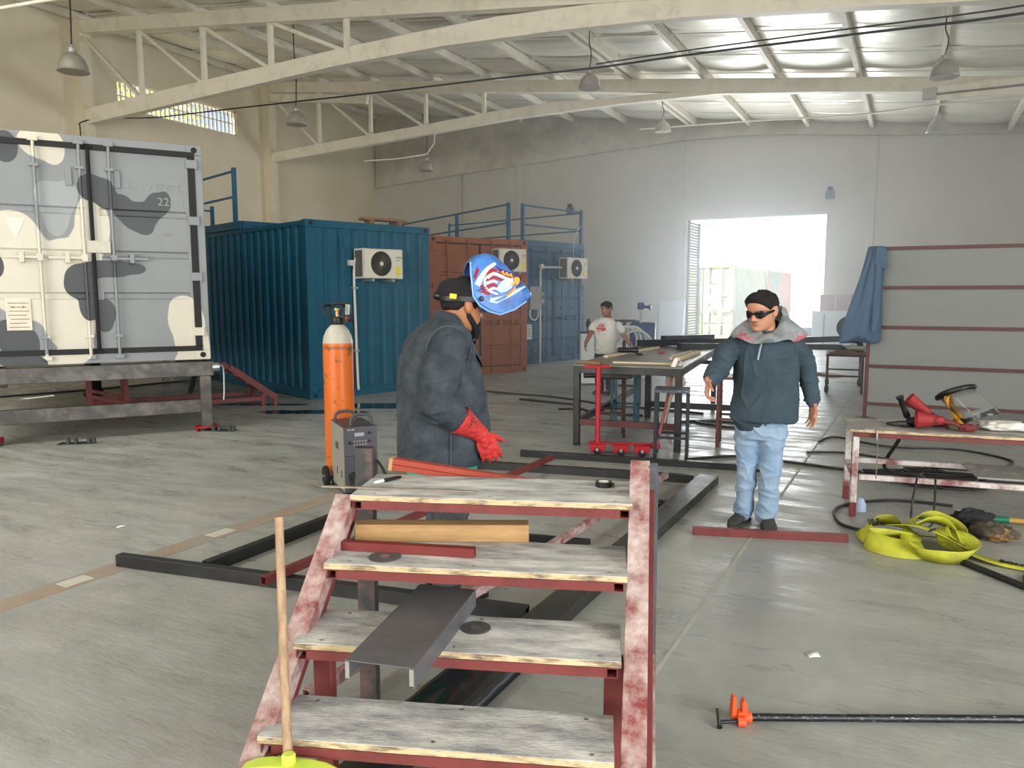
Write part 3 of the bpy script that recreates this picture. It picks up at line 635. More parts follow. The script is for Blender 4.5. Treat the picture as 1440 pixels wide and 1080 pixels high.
def paint_coords(o):
    if o.type == 'MESH' and o.data.materials and o.data.materials[0] == M_camo:
        M = inv @ o.matrix_world
        if o.data.users > 1: o.data = o.data.copy()
        at = o.data.attributes.new('paint', 'FLOAT_VECTOR', 'POINT')
        at.data.foreach_set('vector', [c for v in o.data.vertices for c in (M @ v.co)])
    for ch in o.children: paint_coords(ch)
bpy.context.view_layer.update(); paint_coords(camo)
M_ghost = mat('ghost_lettering', '#8e9295', .6, var=.02)
text('1AGU 090140 5', .135, M_ghost, camo, (1.52, .031, 2.03), (R(90), 0, 0), depth=.002); text('22G1', .135, M_ghost, camo, (1.92, .031, 1.86), (R(90), 0, 0), depth=.002)
text('MAX GROSS', .06, M_ghost, camo, (1.5, .031, 1.22), (R(90), 0, 0), depth=.002); text('TARE', .06, M_ghost, camo, (1.95, .031, 1.5), (R(90), 0, 0), depth=.002)
a = on_front(camo, 'data_placard', 'cream data placard riveted low on the left door of the camouflage container', 'sign', 0.324, 0.401)
MB().box((0, .018, 0), (.24, .032, .36)).build('plate', mat('cream_placard', '#ddd2c0', .6), a)
for k in range(7): MB().box((.02 + .01 * (k % 3), .016, .03 + k * .045), (.22 - .025 * (k % 2), .018, .04 + k * .045)).build('printed_line', mat('faint_print', '#8d8378', .7), a)
for x in (.07, .17): MB().lathe([(.009, 0), (0, .006)], (x, .018, .26), (0, -1, 0), n=8).build('rivet', M_ink, a)
MB().prism([(-.1, .1), (.1, .1), (0, -.12)], (0.471, .031, 1.550), (1, 0, 0), (0, 0, 1), -.002).build('painted_triangle', mat('pale_triangle', '#dedace', .6), camo)
# vents and latch plate on the doors
for x in (.98, 1.47): MB().box((x, .012, 2.03), (x + .07, .034, 2.24)).build('vent', M_camo, camo, .006)
MB().box((1.14, -.01, 1.28), (1.4, .034, 1.42)).build('latch_plate', mat('pale_latch', '#c5c1b4', .6), camo, .006)

fr = on_front(camo, 'steel_support_frame', 'dark steel stand frame on legs carrying the camouflage container', 'frame', 0, 0); fr.location.z = 0
M_rawsteel = mat('scuffed_raw_steel', '#4a4745', .4, metal=.4, var=.25, scale=6, second='#6e6a64', sscale=5, samt=.3, sharp=.25)
for y in (.0, 6.0):
    MB().bar((-.4, y + .03, .78), (2.46, y + .03, .78), .1, .18).build('beam', M_rawsteel, fr, .006)
    MB().bar((-.4, y + .04, .315), (2.3, y + .04, .315), .08, .165).build('lower_beam', M_rawsteel, fr, .006)
    for x in (-.3, 2.36):
        MB().bar((x, y + .04, .05), (x, y + .04, .69), .13, .13, up=(0, 1, 0)).build('leg', M_rawsteel, fr, .006)
for x in (0.0, 2.38): MB().bar((x, 0, .78), (x, 6.06, .78), .1, .18).build('beam', M_rawsteel, fr, .006)
MB().cyl((2.44, -.06, .80), (2.52, -.06, .80), .055, 14).build('pin_roller', M_chrome, fr, smooth=40)
MB().tube(spline([(2.52, -.06, .82), (2.57, -.06, .78), (2.57, -.06, .5), (2.56, -.06, .38)], 5), .01, 6).build('hook_rod', M_galv, fr, smooth=50)
MB().bar((2.3, .5, .7), (2.3, 1.2, .36), .06, .06).build('brace', M_steel, fr)
M_redp = mat('bright_red_enamel', '#a51c29', .4, var=.08)
def skate(label, loc, rz, plate=False):
    a = thing('machine_skate', label, 'machine skate', loc, rz)
    MB().box((-.13, -.1, .03), (.13, .1, .055)).box((-.14, -.11, .0), (-.12, .11, .05)).box((.12, -.11, 0), (.14, .11, .05)).build('body', M_redp, a, .004)
    for x in (-.07, .07): MB().cyl((x, -.09, .025), (x, .09, .025), .024, 12).build('roller', M_steel, a, smooth=40)
    return a
lw = (Matrix.Translation(fr.location) @ Matrix.Rotation(fr.rotation_euler[2], 4, 'Z'))
p = lw @ Vector((2.36, .04, 0)); skate('red roller skate under the right leg of the container stand', (p.x, p.y, 0), fr.rotation_euler[2])
p = lw @ Vector((-.3, .04, 0)); skate('red roller skate under the leg at the left edge of the picture', (p.x, p.y, 0), fr.rotation_euler[2])
a = thing('skate', 'red roller skate lying on the floor at the left edge of the picture', 'machine skate', (-9.12, 4.72, 0), R(40)); a.name = 'machine_skate'
MB().box((-.11, -.08, .03), (.11, .08, .09)).build('body', M_redp, a, .006)
for x in (-.07, .07): MB().cyl((x, -.09, .03), (x, .09, .03), .03, 12).build('roller', M_chrome, a, smooth=40)
def lugplate(label, loc, rz):
    a = thing('bracket_plate', label, 'bracket', loc, rz)
    MB().box((-.19, -.06, 0), (.19, .06, .012)).build('plate', M_steel, a)
    for x in (-.1, -.02, .12, .17): MB().box((x, -.04, .012), (x + .035, .0, .065)).build('lug', M_steel, a)
lugplate('small dark steel plate with four lugs lying on the open floor at left', (-8.4, 5.26, 0), R(38)); lugplate('dark steel plate with lugs beside the right foot of the container stand', (-7.62, 6.62, 0), R(20))
# far leg, sunlit floor cable and the red steps behind the stand
a = thing('jack_stand', 'black jack stand under the middle of the raised container', 'jack', (-12.27, 8.04, 0))
MB().lathe([(.16, 0), (.17, .04), (.12, .1), (.1, .14)], n=14).build('base', M_black, a, smooth=40); MB().bar((0, 0, .1), (0, 0, .72), .17, .17, up=(0, 1, 0)).build('column', M_black, a)
cable('floor_cable', [(-13.6, 6.4, .015), (-13.2, 7.6, .015), (-12.9, 8.6, .015), (-12.6, 10.2, .015), (-11.6, 10.8, .015)], .02, M_cable, 'dark cable on the floor beyond the container stand')
st = thing('red_steps', 'low red steel step frame standing behind the container stand', 'steps', (-9.0, 8.1, 0), R(58))
for y in (0, .75):
    MB().bar((-.05, y, .62), (.62, y, .12), .05, .09).build('stringer', M_red, st); MB().bar((.6, y, 0), (.6, y, .16), .05, .07, up=(0, 1, 0)).build('foot', M_red, st); MB().bar((.42, y, 0), (.42, y, .2), .05, .07, up=(0, 1, 0)).build('foot', M_red, st)
    MB().bar((-1.9, y, .12), (.42, y, .12), .04, .06).build('runner', M_red, st)
    for x in (-1.9, -1.45): MB().bar((x, y, 0), (x, y, .55), .06, .06, up=(0, 1, 0)).build('post', M_red, st)
    MB().bar((-1.88, y, .3), (-1.47, y, .18), .04, .05).build('brace', M_red, st)
for k in range(3): MB().box((.0 + k * .17, 0, .5 - k * .13), (.16 + k * .17, .75, .53 - k * .13)).build('tread', M_red, st)
# yard containers seen through the gate
M_olive = paint('olive_paint', '#b9bf95'); M_yardcamo = mat('orange_green_paint', '#8fa383', .6, var=.1, second='#c98a6c', sscale=.55, samt=.5, sharp=.08, coord='Object', stretch=(1, 1, .35))
g1 = container('shipping_container', 'olive green container with white door rods in the sunlit yard', (-8.75, 30.62, 0), R(-2), M_olive, L=6.06, rods=mat('white_rod', '#e6e4d8', .5), rodx=(.5, 1.0), gasket=mat('olive_gasket', '#6e7458', .7))
text('LANU 102970', .17, M_whiteink, g1, (1.3, .02, 2.35), (R(90), 0, 0), depth=.003); text('22G1', .17, M_whiteink, g1, (1.8, .02, 2.05), (R(90), 0, 0), depth=.003)
MB().box((1.36, .022, 1.35), (1.95, .032, 1.75)).build('placard', M_whiteink, g1); MB().box((1.55, -.002, HC - .11), (2.26, .008, HC)).build('warning_band', M_yellow, g1)
g2 = container('shipping_container', 'orange and green mottled container end to end behind the olive one', (-8.53, 36.95, 0), R(-2), M_yardcamo, L=6.06)
# ------------------------------------------------------------------ stair frame in the foreground
M_tread = mat('worn_grey_coating', '#d2d1cd', .75, var=.08, scale=7, second='#63676d', sscale=4.5, samt=.4, sharp=.34, stretch=(1, 3.2, 1), bump=.2, bscale=50)
M_ply = mat('raw_plywood_edge', '#c2ad88', .8, var=.15, scale=14, second='#6f6250', sscale=9, samt=.4, sharp=.15, stretch=(1, 1, 5))
M_pink = mat('scuffed_red_primer', '#753433', .6, var=.15, scale=9, second='#b9aaa5', sscale=11, samt=.48, sharp=.3, bump=.15, bscale=30)
M_bluesteel = mat('blue_grey_steel', '#62676d', .45, metal=.45, var=.15, scale=4, second='#44484d', sscale=2.5, samt=.4, sharp=.35)
SX, SY, SA = -1.284, 2.255, R(20.69)
stair = thing('stair_frame', 'red steel stair frame with worn plywood treads standing in the foreground', 'stairs', (SX, SY, 0), SA)
SM = Matrix.Translation((SX, SY, 0)) @ Matrix.Rotation(SA, 4, 'Z')
def sp(x, y, z): p = SM @ Vector((x, y, z)); return (p.x, p.y, p.z)
deps = [.325, .30, .265, .235, .25, .25]
for n in range(6):
    y0 = -.217 * n; z = .973 - .176 * n; sh = -.02 * n if n < 4 else -.06; d = deps[n]
    tr = MB().box((-.5 + sh, y0, z - .02), (.5 + sh, y0 + d, z - .002)).build('tread', M_ply, stair, .002)
    MB().box((-.499 + sh, y0 + .003, z - .002), (.499 + sh, y0 + d, z)).build('worn_top', M_tread, tr)
    screw = MB().lathe([(.006, 0), (.006, .002), (0, .003)], n=8).mesh('screw'); screw.materials.append(M_chrome)
    for k, (x, yy) in enumerate(((-.42, .03), (.0, .035), (.44, .03), (-.4, d - .03), (.05, d - .025), (.42, d - .03))): put('screw', screw, tr, loc=(x + sh, y0 + yy, z))
    ft = z - .02
    for yy in (.016, d - .02):
        MB().bar((-.455 + sh, y0 + yy, ft - .016), (.455 + sh, y0 + yy, ft - .016), .03, .03).build('tread_tube', M_red, stair, label=None)
    for x in (-.473, .473): MB().bar((x + sh, y0 + .001, ft - .016), (x + sh, y0 + d - .002, ft - .016), .034, .031, hollow=.003).build('cross_tube', M_red, stair)
sl = .811
def string(x, ya, yb, wd, off, m):
    nrm = unit(V(0, -sl, 1)); f = lambda y: V(x, y, 1.085 + sl * (y - .2)) - nrm * off
    return f(ya), f(yb)
for x, yb in ((-.535, .05), (.532, .2)):
    shx = -.055 if x < 0 else -.06
    for off, hh, m, wd in ((.03, .06, M_pink, .07), (.085, .05, M_red, .055)):
        a, b = string(x, -1.05 if off < .05 else -.98, yb, wd, off, m); a = a + V(shx, 0, 0); dxx = V(.028 if x > 0 and off > .05 else 0, 0, 0); a = a + dxx; b = b + dxx
        MB().bar(a, b, wd, hh, hollow=.004).build('stringer', m, stair, .003)
MB().bar((.585, .2, 0), (.578, .2, 1.07), .036, .06, up=(0, 1, 0)).build('rear_post', M_bluesteel, stair, .003)
MB().bar((-.535, .29, 0), (-.535, .29, 1.09), .07, .05, up=(0, 1, 0), hollow=.004).build('rear_post', mat('worn_dark_post', '#36383a', .45, metal=.35, var=.15, second='#6d5552', sscale=5, samt=.35, sharp=.2), stair, .003)
MB().bar((.582, .18, .34), (.565, -.3, .02), .03, .05).build('brace', M_pink, stair)
MB().bar((-.50, -.28, 0), (-.50, -.28, .56), .06, .05, up=(0, 1, 0)).build('front_post', M_red, stair, .003); MB().bar((.44, -.28, 0), (.44, -.28, .56), .06, .05, up=(0, 1, 0)).build('front_post', M_red, stair, .003)
# loose things on the treads
Z0, Z1, Z2 = .973, .797, .621
a = thing('steel_channel', 'dark grey folded steel channel lying across the third tread', 'steel channel', sp(-.2, -.65, Z2), SA + R(-7))
ch = MB(); Wc, Lc, Hc, th = .205, .575, .062, .004
ch.box((-Wc / 2, 0, Hc - th), (Wc / 2, Lc, Hc)).box((-Wc / 2, 0, 0), (-Wc / 2 + th, Lc, Hc - th)).box((Wc / 2 - th, 0, 0), (Wc / 2, Lc, Hc - th))
ch.build('channel', mat('slate_steel_sheet', '#6d6e73', .42, metal=.4, var=.15, scale=5, second='#504e51', sscale=4, samt=.4, sharp=.4), a, .0015)
for x in (-Wc / 2 + .002, Wc / 2 - .014): MB().box((x, -.0012, .01), (x + .012, .0, Hc - .004)).build('bright_cut_edge', M_chrome, a)
M_pine = mat('rough_pine', '#ab895c', .8, var=.18, scale=9, second='#8a6b42', sscale=6, samt=.3, sharp=.3, stretch=(.4, 3, 3))
a = thing('timber_offcut', 'short squared pine timber lying along the back of the second tread', 'timber', sp(-.49, .01, Z1), SA + R(6.5)); MB().box((0, 0, 0), (.63, .07, .064)).build('timber', M_pine, a, .003)
a = thing('steel_tube', 'short dark red square tube in front of the pine timber on the second tread', 'steel tube', sp(-.505, -.07, Z1), SA + R(-2.5)); MB().bar((0, 0, .016), (.475, 0, .016), .032, .032, hollow=.003).build('tube', mat('deep_red_paint', '#6b2523', .5, var=.1), a, .002)
def disc(label, p, r=.057):
    a = thing('cutting_disc', label, 'disc', p); MB().lathe([(.011, 0), (r, .0), (r, .003), (.011, .003)], n=32).build('disc', mat('worn_abrasive', '#4c4a48', .85, var=.2, scale=30), a, smooth=40)
    MB().lathe([(.006, .003), (.018, .0035), (.018, .0045), (.006, .0045)], n=20).build('hub_ring', M_chrome, a); return a
disc('worn cutting disc half under the red tube on the second tread', sp(-.335, -.13, Z1), .055); disc('worn cutting disc lying beside the steel channel on the third tread', sp(.0, -.26, Z2), .048)
a = thing('tape_roll', 'roll of black electrical tape on the right end of the top tread', 'tape', sp(.4, .24, Z0)); MB().lathe([(.018, 0), (.031, 0), (.031, .019), (.018, .019), (.018, 0)], n=28).build('roll', mat('black_vinyl', '#191919', .3), a, smooth=40)
MB().lathe([(.016, .001), (.019, .001), (.019, .0195), (.016, .0195), (.016, .001)], n=24).build('core', M_paperwhite, a, smooth=40); MB().box((.028, -.002, 0), (.042, .0, .018)).build('loose_end', mat('black_vinyl', '#191919', .3), a)
a = thing('marker_pen', 'black marker pen with a white tip end at the left of the top tread', 'pen', sp(-.46, .16, Z0 + .007), SA + R(55))
MB().lathe([(.003, 0), (.006, .01), (.006, .045)], axis=(1, 0, 0), n=10).build('cap', M_paperwhite, a, smooth=40); MB().lathe([(.007, .045), (.007, .115), (.005, .13)], axis=(1, 0, 0), n=10).build('barrel', M_black, a, smooth=40)
a = thing('welding_rod', 'thin rusty flat steel strip overhanging the left end of the top tread', 'steel strip', sp(-.64, .1, Z0), SA); MB().bar((0, 0, .003), (.58, -.005, .003), .014, .005).build('strip', mat('rusty_strip', '#8d8374', .6, metal=.3, var=.25, scale=20), a)
a = thing('steel_tube', 'pair of bright red rectangular tubes with an open end, slanting behind the top tread', 'steel tube', sp(-.44, .352, 1.025), SA)
for k, (dz, m) in enumerate(((.0, mat('fresh_red_primer', '#963a2b', .5, var=.1, second='#8c4a3a', sscale=6, samt=.25)), (-.024, None))):
    MB().bar((0, .0, dz), (.62, .02, dz - .085), .04, .022, hollow=.002).build('tube', m or MATS['fresh_red_primer'], a, .0015)
MB().bar((-.012, 0, -.012), (.002, 0, -.014), .044, .05, hollow=.003).build('torn_end', mat('raw_cut_card', '#b08a5a', .8), a)
# broom leaning on the left stringer
a = thing('broom', 'broom with a wooden stick and lime green head leaning by the stair', 'broom', sp(-.445, -.70, .27), SA)
MB().tube([(0, 0, .06), (-.035, .07, .3), (-.115, .245, .752)], [.0135, .0132, .0125], 12).build('handle', mat('worn_broomstick', '#a68a6e', .65, var=.18, scale=12, second='#7d644c', sscale=10, samt=.35, sharp=.3, stretch=(4, 4, .6)), a, smooth=50)
M_lime = mat('lime_plastic', '#c2d94e', .45, var=.05)
hd = MB().loft([[(x, y, z) for x, y in [(cx * wx, cy) for cx, cy in ((-1, -.028), (1, -.028), (1, .028), (-1, .028))]] for z, wx in ((.05, .15), (.09, .15), (.115, .135), (.13, .10), (.138, .05))])
hd.loft([[(.0195 * math.cos(2*PI*k/12), .0195 * math.sin(2*PI*k/12), z) for k in range(12)] for z in (.12, .165)]); hd.build('head', M_lime, a, .006, 40, segs=2)
MB().loft([[(-.15, -.03, .05), (.15, -.03, .05), (.15, .03, .05), (-.15, .03, .05)], [(-.165, -.04, 0), (.165, -.04, 0), (.165, .04, 0), (-.165, .04, 0)]]).build('bristles', mat('dark_bristles', '#3b3c2c', .9), a)

# ------------------------------------------------------------------ steel base frame on the floor and loose sections
fb = thing('steel_base_frame', 'black rectangular steel base frame lying on the floor behind the stair', 'frame', (-3.74, 3.05, 0)); O = V(-3.74, 3.05, 0)
M_blacksteel = mat('black_steel_section', '#1f2021', .42, metal=.15, var=.2, scale=4, second='#333535', sscale=3, samt=.25, sharp=.3, rvar=.1)
M_bluebeam = mat('shiny_brown_steel', '#45433f', .33, metal=.5, var=.25, scale=5, second='#2a2a29', sscale=2.2, samt=.45, sharp=.3, rvar=.1)
def fbar(name, p, q, a, b, m=M_blacksteel, z=0, hollow=.004): MB().bar(V(p[0], p[1], z + b / 2) - O, V(q[0], q[1], z + b / 2) - O, a, b, hollow=hollow).build(name, m, fb, .003)
fbar('front_beam', (-4.335, 2.935), (-1.70, 3.40), .06, .075); fbar('side_beam', (-3.74, 3.09), (-3.74, 6.34), .06, .075)
fbar('rear_beam', (-3.71, 6.325), (-1.69, 6.725), .06, .075); fbar('right_beam', (-1.59, 1.75), (-1.565, 6.79), .17, .075, M_bluebeam)
fbar('short_tube', (-2.3, 4.56), (-1.86, 4.66), .04, .045); fbar('inner_tube', (-1.98, 5.86), (-1.66, 5.89), .04, .04); fbar('inner_tube', (-1.73, 5.86), (-1.76, 5.36), .03, .03)
def loose(name, label, cat, p, q, wd, h, m, z=0., hollow=.003):
    o = thing(name, label, cat, (p[0], p[1], z)); MB().bar((0, 0, h / 2), (q[0] - p[0], q[1] - p[1], h / 2), wd, h, hollow=hollow).build('tube', m, o, .002); return o
loose('steel_tube', 'long red tube laid over the left half of the black base frame', 'steel tube', (-3.135, 2.97), (-3.085, 6.7), .04, .05, M_red, .076)
loose('steel_tube', 'long red tube laid over the base frame behind the stair, just beside the welder', 'steel tube', (-2.06, 2.15), (-1.875, 6.5), .04, .05, M_pink, .076)
loose('steel_tube', 'red flat tube on the open floor at the walking man\'s shoes', 'steel tube', (-1.31, 5.235), (-.325, 5.56), .04, .055, M_red)
loose('steel_beam', 'long dark steel beam on the floor between the base frame and the work table', 'steel beam', (-3.6, 7.03), (-1.2, 7.47), .06, .065, M_blacksteel)
a = thing('plastic_sheet', 'glossy black plastic sheet crumpled over the frame beam under the stair', 'plastic sheet', (-1.62, 2.6, .076))
vs = []; rn = random.Random(5)
for i in range(15):
    for j in range(11):
        u, v = i / 14 - .5, j / 10 - .5; x = u * .3; y = v * .7
        z = .006 + .028 * abs(mnoise.noise((x * 14, y * 9, 3))) + (.0 if abs(x) < .07 else 0); vs.append((x, y, z if abs(x) < .085 else max(-.07, z - (abs(x) - .085) * 1.3)))
MB().add(vs, [(i * 11 + j, i * 11 + j + 1, (i + 1) * 11 + j + 1, (i + 1) * 11 + j) for i in range(14) for j in range(10)]).build('sheet', mat('glossy_black_film', '#15161a', .18), a, smooth=180, solid=.002)

# ------------------------------------------------------------------ welding set and gas cylinder
wm = thing('welding_machine', 'grey wheeled welding machine with two carry handles behind the stair', 'welding machine', (-4.107, 4.82, 0), math.atan2(.8, .6))
Ww, Dw, Hw = .28, .5, .60; M_wside = mat('khaki_grey_enamel', '#8b8a7e', .5, var=.05); M_wfront = mat('charcoal_panel', '#3d3d42', .5, var=.06); M_wctl = mat('violet_grey_panel', '#3e3e46', .5, var=.04)
MB().box((0, .012, .05), (Ww, Dw, Hw - .012)).build('cabinet', M_wside, wm, .006); MB().box((0, 0, .05), (Ww, .012, .36)).build('lower_front', M_wfront, wm, .004)
MB().prism([(0, .36), (.012, .36), (.03, Hw), (0.012, Hw)], (0, 0, 0), (0, 1, 0), (0, 0, 1), Ww).build('control_panel', M_wctl, wm, .002)
MB().box((0, .012, Hw - .012), (Ww, Dw, Hw)).build('lid', M_wfront, wm, .006)
for x in (.07, .2):
    pass
for y0, sx in ((.05, .06), (.29, -.02)):
    pts = spline([(sx + .02, y0 + .05, Hw), (sx + .03, y0 + .05, Hw + .06), (sx + .07, y0 + .06, Hw + .085), (sx + .15, y0 + .06, Hw + .085), (sx + .19, y0 + .05, Hw + .06), (sx + .2, y0 + .05, Hw)], 4)
    MB().tube(pts, .014, 8).build('carry_handle', mat('grey_rubber', '#4b4c4d', .6), wm, smooth=50)
py = lambda z: (z - .36) / .24 * .012 - .002
for x, z, r in ((.215, .545, .011), (.215, .475, .011), (.05, .47, .012)): MB().lathe([(r, 0), (r * .85, .018), (0, .02)], (x, py(z), z), (0, -1, 0), n=14).build('knob', M_black, wm, smooth=40)
MB().lathe([(.006, 0), (.004, .005), (0, .006)], (.218, py(.475) - .02, .475), (0, -1, 0), n=8).build('red_cap', M_redp, wm)
led = MB().box((-.003, -.002, -.003), (.003, .002, .003)).mesh('indicator'); led.materials.append(mat('pale_indicator', '#e3c9c4', .4))
for i in range(5):
    for j in range(2): put('indicator', led, wm, loc=(.085 + i * .024, py(.47 - j * .03) + .002, .48 - j * .03))
MB().box((.09, py(.535), .52), (.17, py(.535) + .004, .55)).build('display', mat('grey_display', '#9a9aa6', .3), wm)
text('MIG 200', .017, M_whiteink, wm, (.03, py(.575), .572), (R(90), 0, 0)); text('AX', .09, M_ink, wm, (-.001, .33, .38), (R(90), 0, R(-90)), bold=.002)
for y in (.1, .27): MB().box((-.002, y, .16), (.001, y + .02, .22)).build('side_slot', M_ink, wm)
MB().tube(spline([(.07, 0, .19), (.075, -.07, .17), (.1, -.13, .10), (.16, -.16, .03), (.3, -.2, .02), (.5, -.1, .02)], 6), .02, 8).build('torch_cable', M_rubber, wm, smooth=50)
MB().lathe([(.034, 0), (.034, .03), (.026, .05)], (.07, 0, .19), (0, -1, 0), n=16).build('cable_socket', M_rubber, wm, smooth=40)
MB().lathe([(.03, 0), (.03, .04), (.02, .05)], (.22, 0, .15), (0, -1, 0), n=14).build('cable_socket', M_rubber, wm, smooth=40)
MB().tube(spline([(.22, -.03, .15), (.25, -.12, .12), (.3, -.16, .2), (.27, -.05, .3), (.25, 0, .3)], 6), .012, 7).build('lead', M_rubber, wm, smooth=50)
MB().box((.0, .05, .03), (Ww, .9, .055)).build('trolley_plate', M_wfront, wm, .004)
for x in (-.05, Ww + .05):
    wv = MB().lathe([(.05, -.016), (.085, -.02), (.092, 0), (.085, .02), (.05, .016)], (x, .52, .092), (1, 0, 0), n=24).build('wheel', M_rubber, wm, smooth=40)
    MB().lathe([(.0, -.014), (.05, -.016), (.05, .016), (0, .014)], (x, .52, .092), (1, 0, 0), n=20).build('wheel_hub', M_red, wv, smooth=40)
    MB().lathe([(.03, -.014), (.04, -.014), (.04, .014), (.03, .014)], (x * .5 + .07, .06, .04), (1, 0, 0), n=12).build('caster', M_rubber, wm)
MB().cyl((-.08, .52, .092), (Ww + .08, .52, .092), .012, 8).build('axle', M_galv, wm)
cp = V(-4.107, 4.82) + V(.6, .8) * .12 + V(-.8, .6) * .68
cy_ = thing('gas_cylinder', 'tall orange gas cylinder with a grey shoulder standing on the welding trolley', 'gas cylinder', (cp[0], cp[1], .056))
MB().lathe([(.118, 0), (.132, .02), (.134, .05), (.134, 1.2), (.134, 1.205)], n=36).build('body', mat('chipped_orange_paint', '#d0661c', .38, var=.08, scale=4, second='#6b4527', sscale=11, samt=.22, sharp=.06, coat=.2), cy_, smooth=50)
MB().lathe([(.134, 1.205), (.133, 1.22), (.122, 1.27), (.1, 1.32), (.07, 1.355), (.05, 1.37), (.05, 1.38)], n=32).build('shoulder', mat('grey_white_paint', '#b6b3a5', .45, var=.06), cy_, smooth=50)
MB().lathe([(.055, 1.37), (.06, 1.38), (.056, 1.43), (.045, 1.44)], n=20).build('neck_ring', M_black, cy_, smooth=40)
g = MB().tube(spline([(.055, 0, 1.43), (.1, .02, 1.46), (.095, .05, 1.54), (0, .08, 1.555), (-.085, .05, 1.55), (-.1, .02, 1.47), (-.055, 0, 1.43)], 5), .014, 8); g.tube(spline([(.095, .05, 1.54), (.1, -.05, 1.53), (.08, -.06, 1.46)], 5), .012, 8); g.tube(spline([(-.095, .05, 1.54), (-.11, -.05, 1.53), (-.08, -.06, 1.45)], 5), .012, 8)
g.build('valve_guard', M_black, cy_, smooth=50)
MB().lathe([(.016, 1.42), (.016, 1.49), (.03, 1.495), (.03, 1.515), (0, 1.52)], n=14).build('valve', mat('brass', '#a98f5a', .35, metal=.8), cy_, smooth=40)
rg = MB().lathe([(.03, .0), (.033, .02), (.033, .08), (.0, .082)], (.1, -.02, 1.43), (1, .1, -.1), n=16); rg.build('regulator_gauge', M_black, cy_, smooth=40); MB().lathe([(.034, .03), (.035, .05)], (.1, -.02, 1.43), (1, .1, -.1), n=16).build('red_band', mat('dull_red_band', '#7c2b2c', .5), cy_)
for dx in (.1, .125): MB().cyl((dx, 0, 1.42), (dx + .02, -.01, 1.55), .011, 8).build('flow_tube', M_galv, cy_, smooth=40)
for k, (h_, w_) in enumerate(((1.17, .05), (1.155, .035))): MB().lathe([(.1345, h_), (.1345, h_ + .008)], n=36).build('painted_line', mat('faded_stencil', '#7a4a22', .6), cy_)
# puddles by the teal container
M_water = mat('puddle_water', '#0c1416', .03, var=.02, spec=.8)
def puddle(label, c, rx, ry, rz, seed):
    n = 40; pts = []
    for k in range(n):
        a = 2 * PI * k / n; q = 1 + .35 * mnoise.noise((math.cos(a) * 1.6, math.sin(a) * 1.6, seed)) + .18 * mnoise.noise((math.cos(a) * 6, math.sin(a) * 6, seed)); pts.append((rx * q * math.cos(a), ry * q * math.sin(a)))
    o = MB().prism(pts, (0, 0, 0), (1, 0, 0), (0, 1, 0), .003).build('puddle', M_water, loc=(*c, .001), rot=(0, 0, rz)); tag(o, label, 'puddle')
puddle('wet puddle reflecting blue, right of the gas cylinder by the teal container', (-7.1, 9.35), .75, .3, YAW, 1.); puddle('thin dark puddle left of the gas cylinder below the teal container corner', (-7.75, 8.3), .75, .2, YAW, 4.); puddle('dark thin puddle along the foot of the teal container side wall', (-8.9, 8.55), .8, .1, YAW, 8.)

# ------------------------------------------------------------------ work table area
M_ttop = mat('scratched_steel_plate', '#7b786f', .4, metal=.35, var=.15, scale=3, second='#5b5850', sscale=2.5, samt=.35, sharp=.4)
tb = thing('work_table', 'long heavy welding table with black legs and a grey steel top', 'table', (-3.35, 7.83, 0), R(6.8)); TM = Matrix.Translation((-3.35, 7.83, 0)) @ Matrix.Rotation(R(6.8), 4, 'Z')
def tp(x, y, z): p = TM @ Vector((x, y, z)); return (p.x, p.y, p.z)
TW, TL = 1.2, 3.5
MB().box((0, 0, .905), (TW, TL, .92)).build('tabletop', M_ttop, tb, .002)
for p, q in (((0, .035), (TW, .035)), ((0, TL - .035), (TW, TL - .035)), ((.035, .07), (.035, TL - .07)), ((TW - .035, .07), (TW - .035, TL - .07))): MB().bar((*p, .865), (*q, .865), .07, .08).build('apron', M_blacksteel, tb, .003)
for x in (.035, TW - .035):
    for y in (.035, TL - .035): MB().bar((x, y, 0), (x, y, .83), .07, .07, up=(0, 1, 0)).build('leg', M_blacksteel, tb, .004)
MB().bar((.07, .04, .27), (TW - .07, .04, .27), .05, .07).build('stretcher', mat('dark_red_tube', '#552a2b', .5, var=.12), tb, .003); MB().bar((.04, .07, .27), (.04, TL - .07, .27), .05, .07).build('stretcher', M_blacksteel, tb)
ts = thing('trestle', 'dark steel trestle with a long cross bar under the far half of the work table', 'trestle', (-3.2, 10.1, 0), R(6.8))
for x in (0, 1.35): MB().bar((x, 0, 0), (x, 0, .82), .08, .08, up=(0, 1, 0)).build('leg', M_blacksteel, ts)
MB().bar((.04, 0, .2), (1.31, 0, .2), .06, .08).build('cross_bar', M_blacksteel, ts); MB().bar((-.02, 0, .80), (1.02, 0, .80), .05, .05).build('head_bar', M_blacksteel, ts)
def lay(name, label, cat, p, q, wd, h, m, group=None):
    p = tp(*p); q = tp(*q); o = thing(name, label, cat, p, 0, group); MB().bar((0, 0, h / 2), (q[0] - p[0], q[1] - p[1], q[2] - p[2] + h / 2), wd, h).build('bar', m, o, .002); return o
M_strip = mat('pale_wood_strip', '#cbbd9e', .75, var=.1)
lay('wooden_strip', 'pale wooden strip lying along the front edge of the work table', 'wood strip', (.38, .3, .921), (1.06, .32, .921), .05, .02, M_strip)
lay('wooden_strip', 'longer of two pale strips at the right edge of the work table', 'wood strip', (1.02, .85, .921), (1.1, 2.1, .921), .06, .04, M_strip); lay('wooden_strip', 'slimmer strip beside the thick one at the right edge of the work table', 'wood strip', (.93, .95, .921), (1.0, 2.2, .921), .04, .035, M_strip)
lay('wooden_strip', 'pale strip reaching from the back man\'s hand across the left edge of the work table', 'wood strip', (.12, 1.0, .921), (.42, 2.9, .921), .06, .03, M_strip)
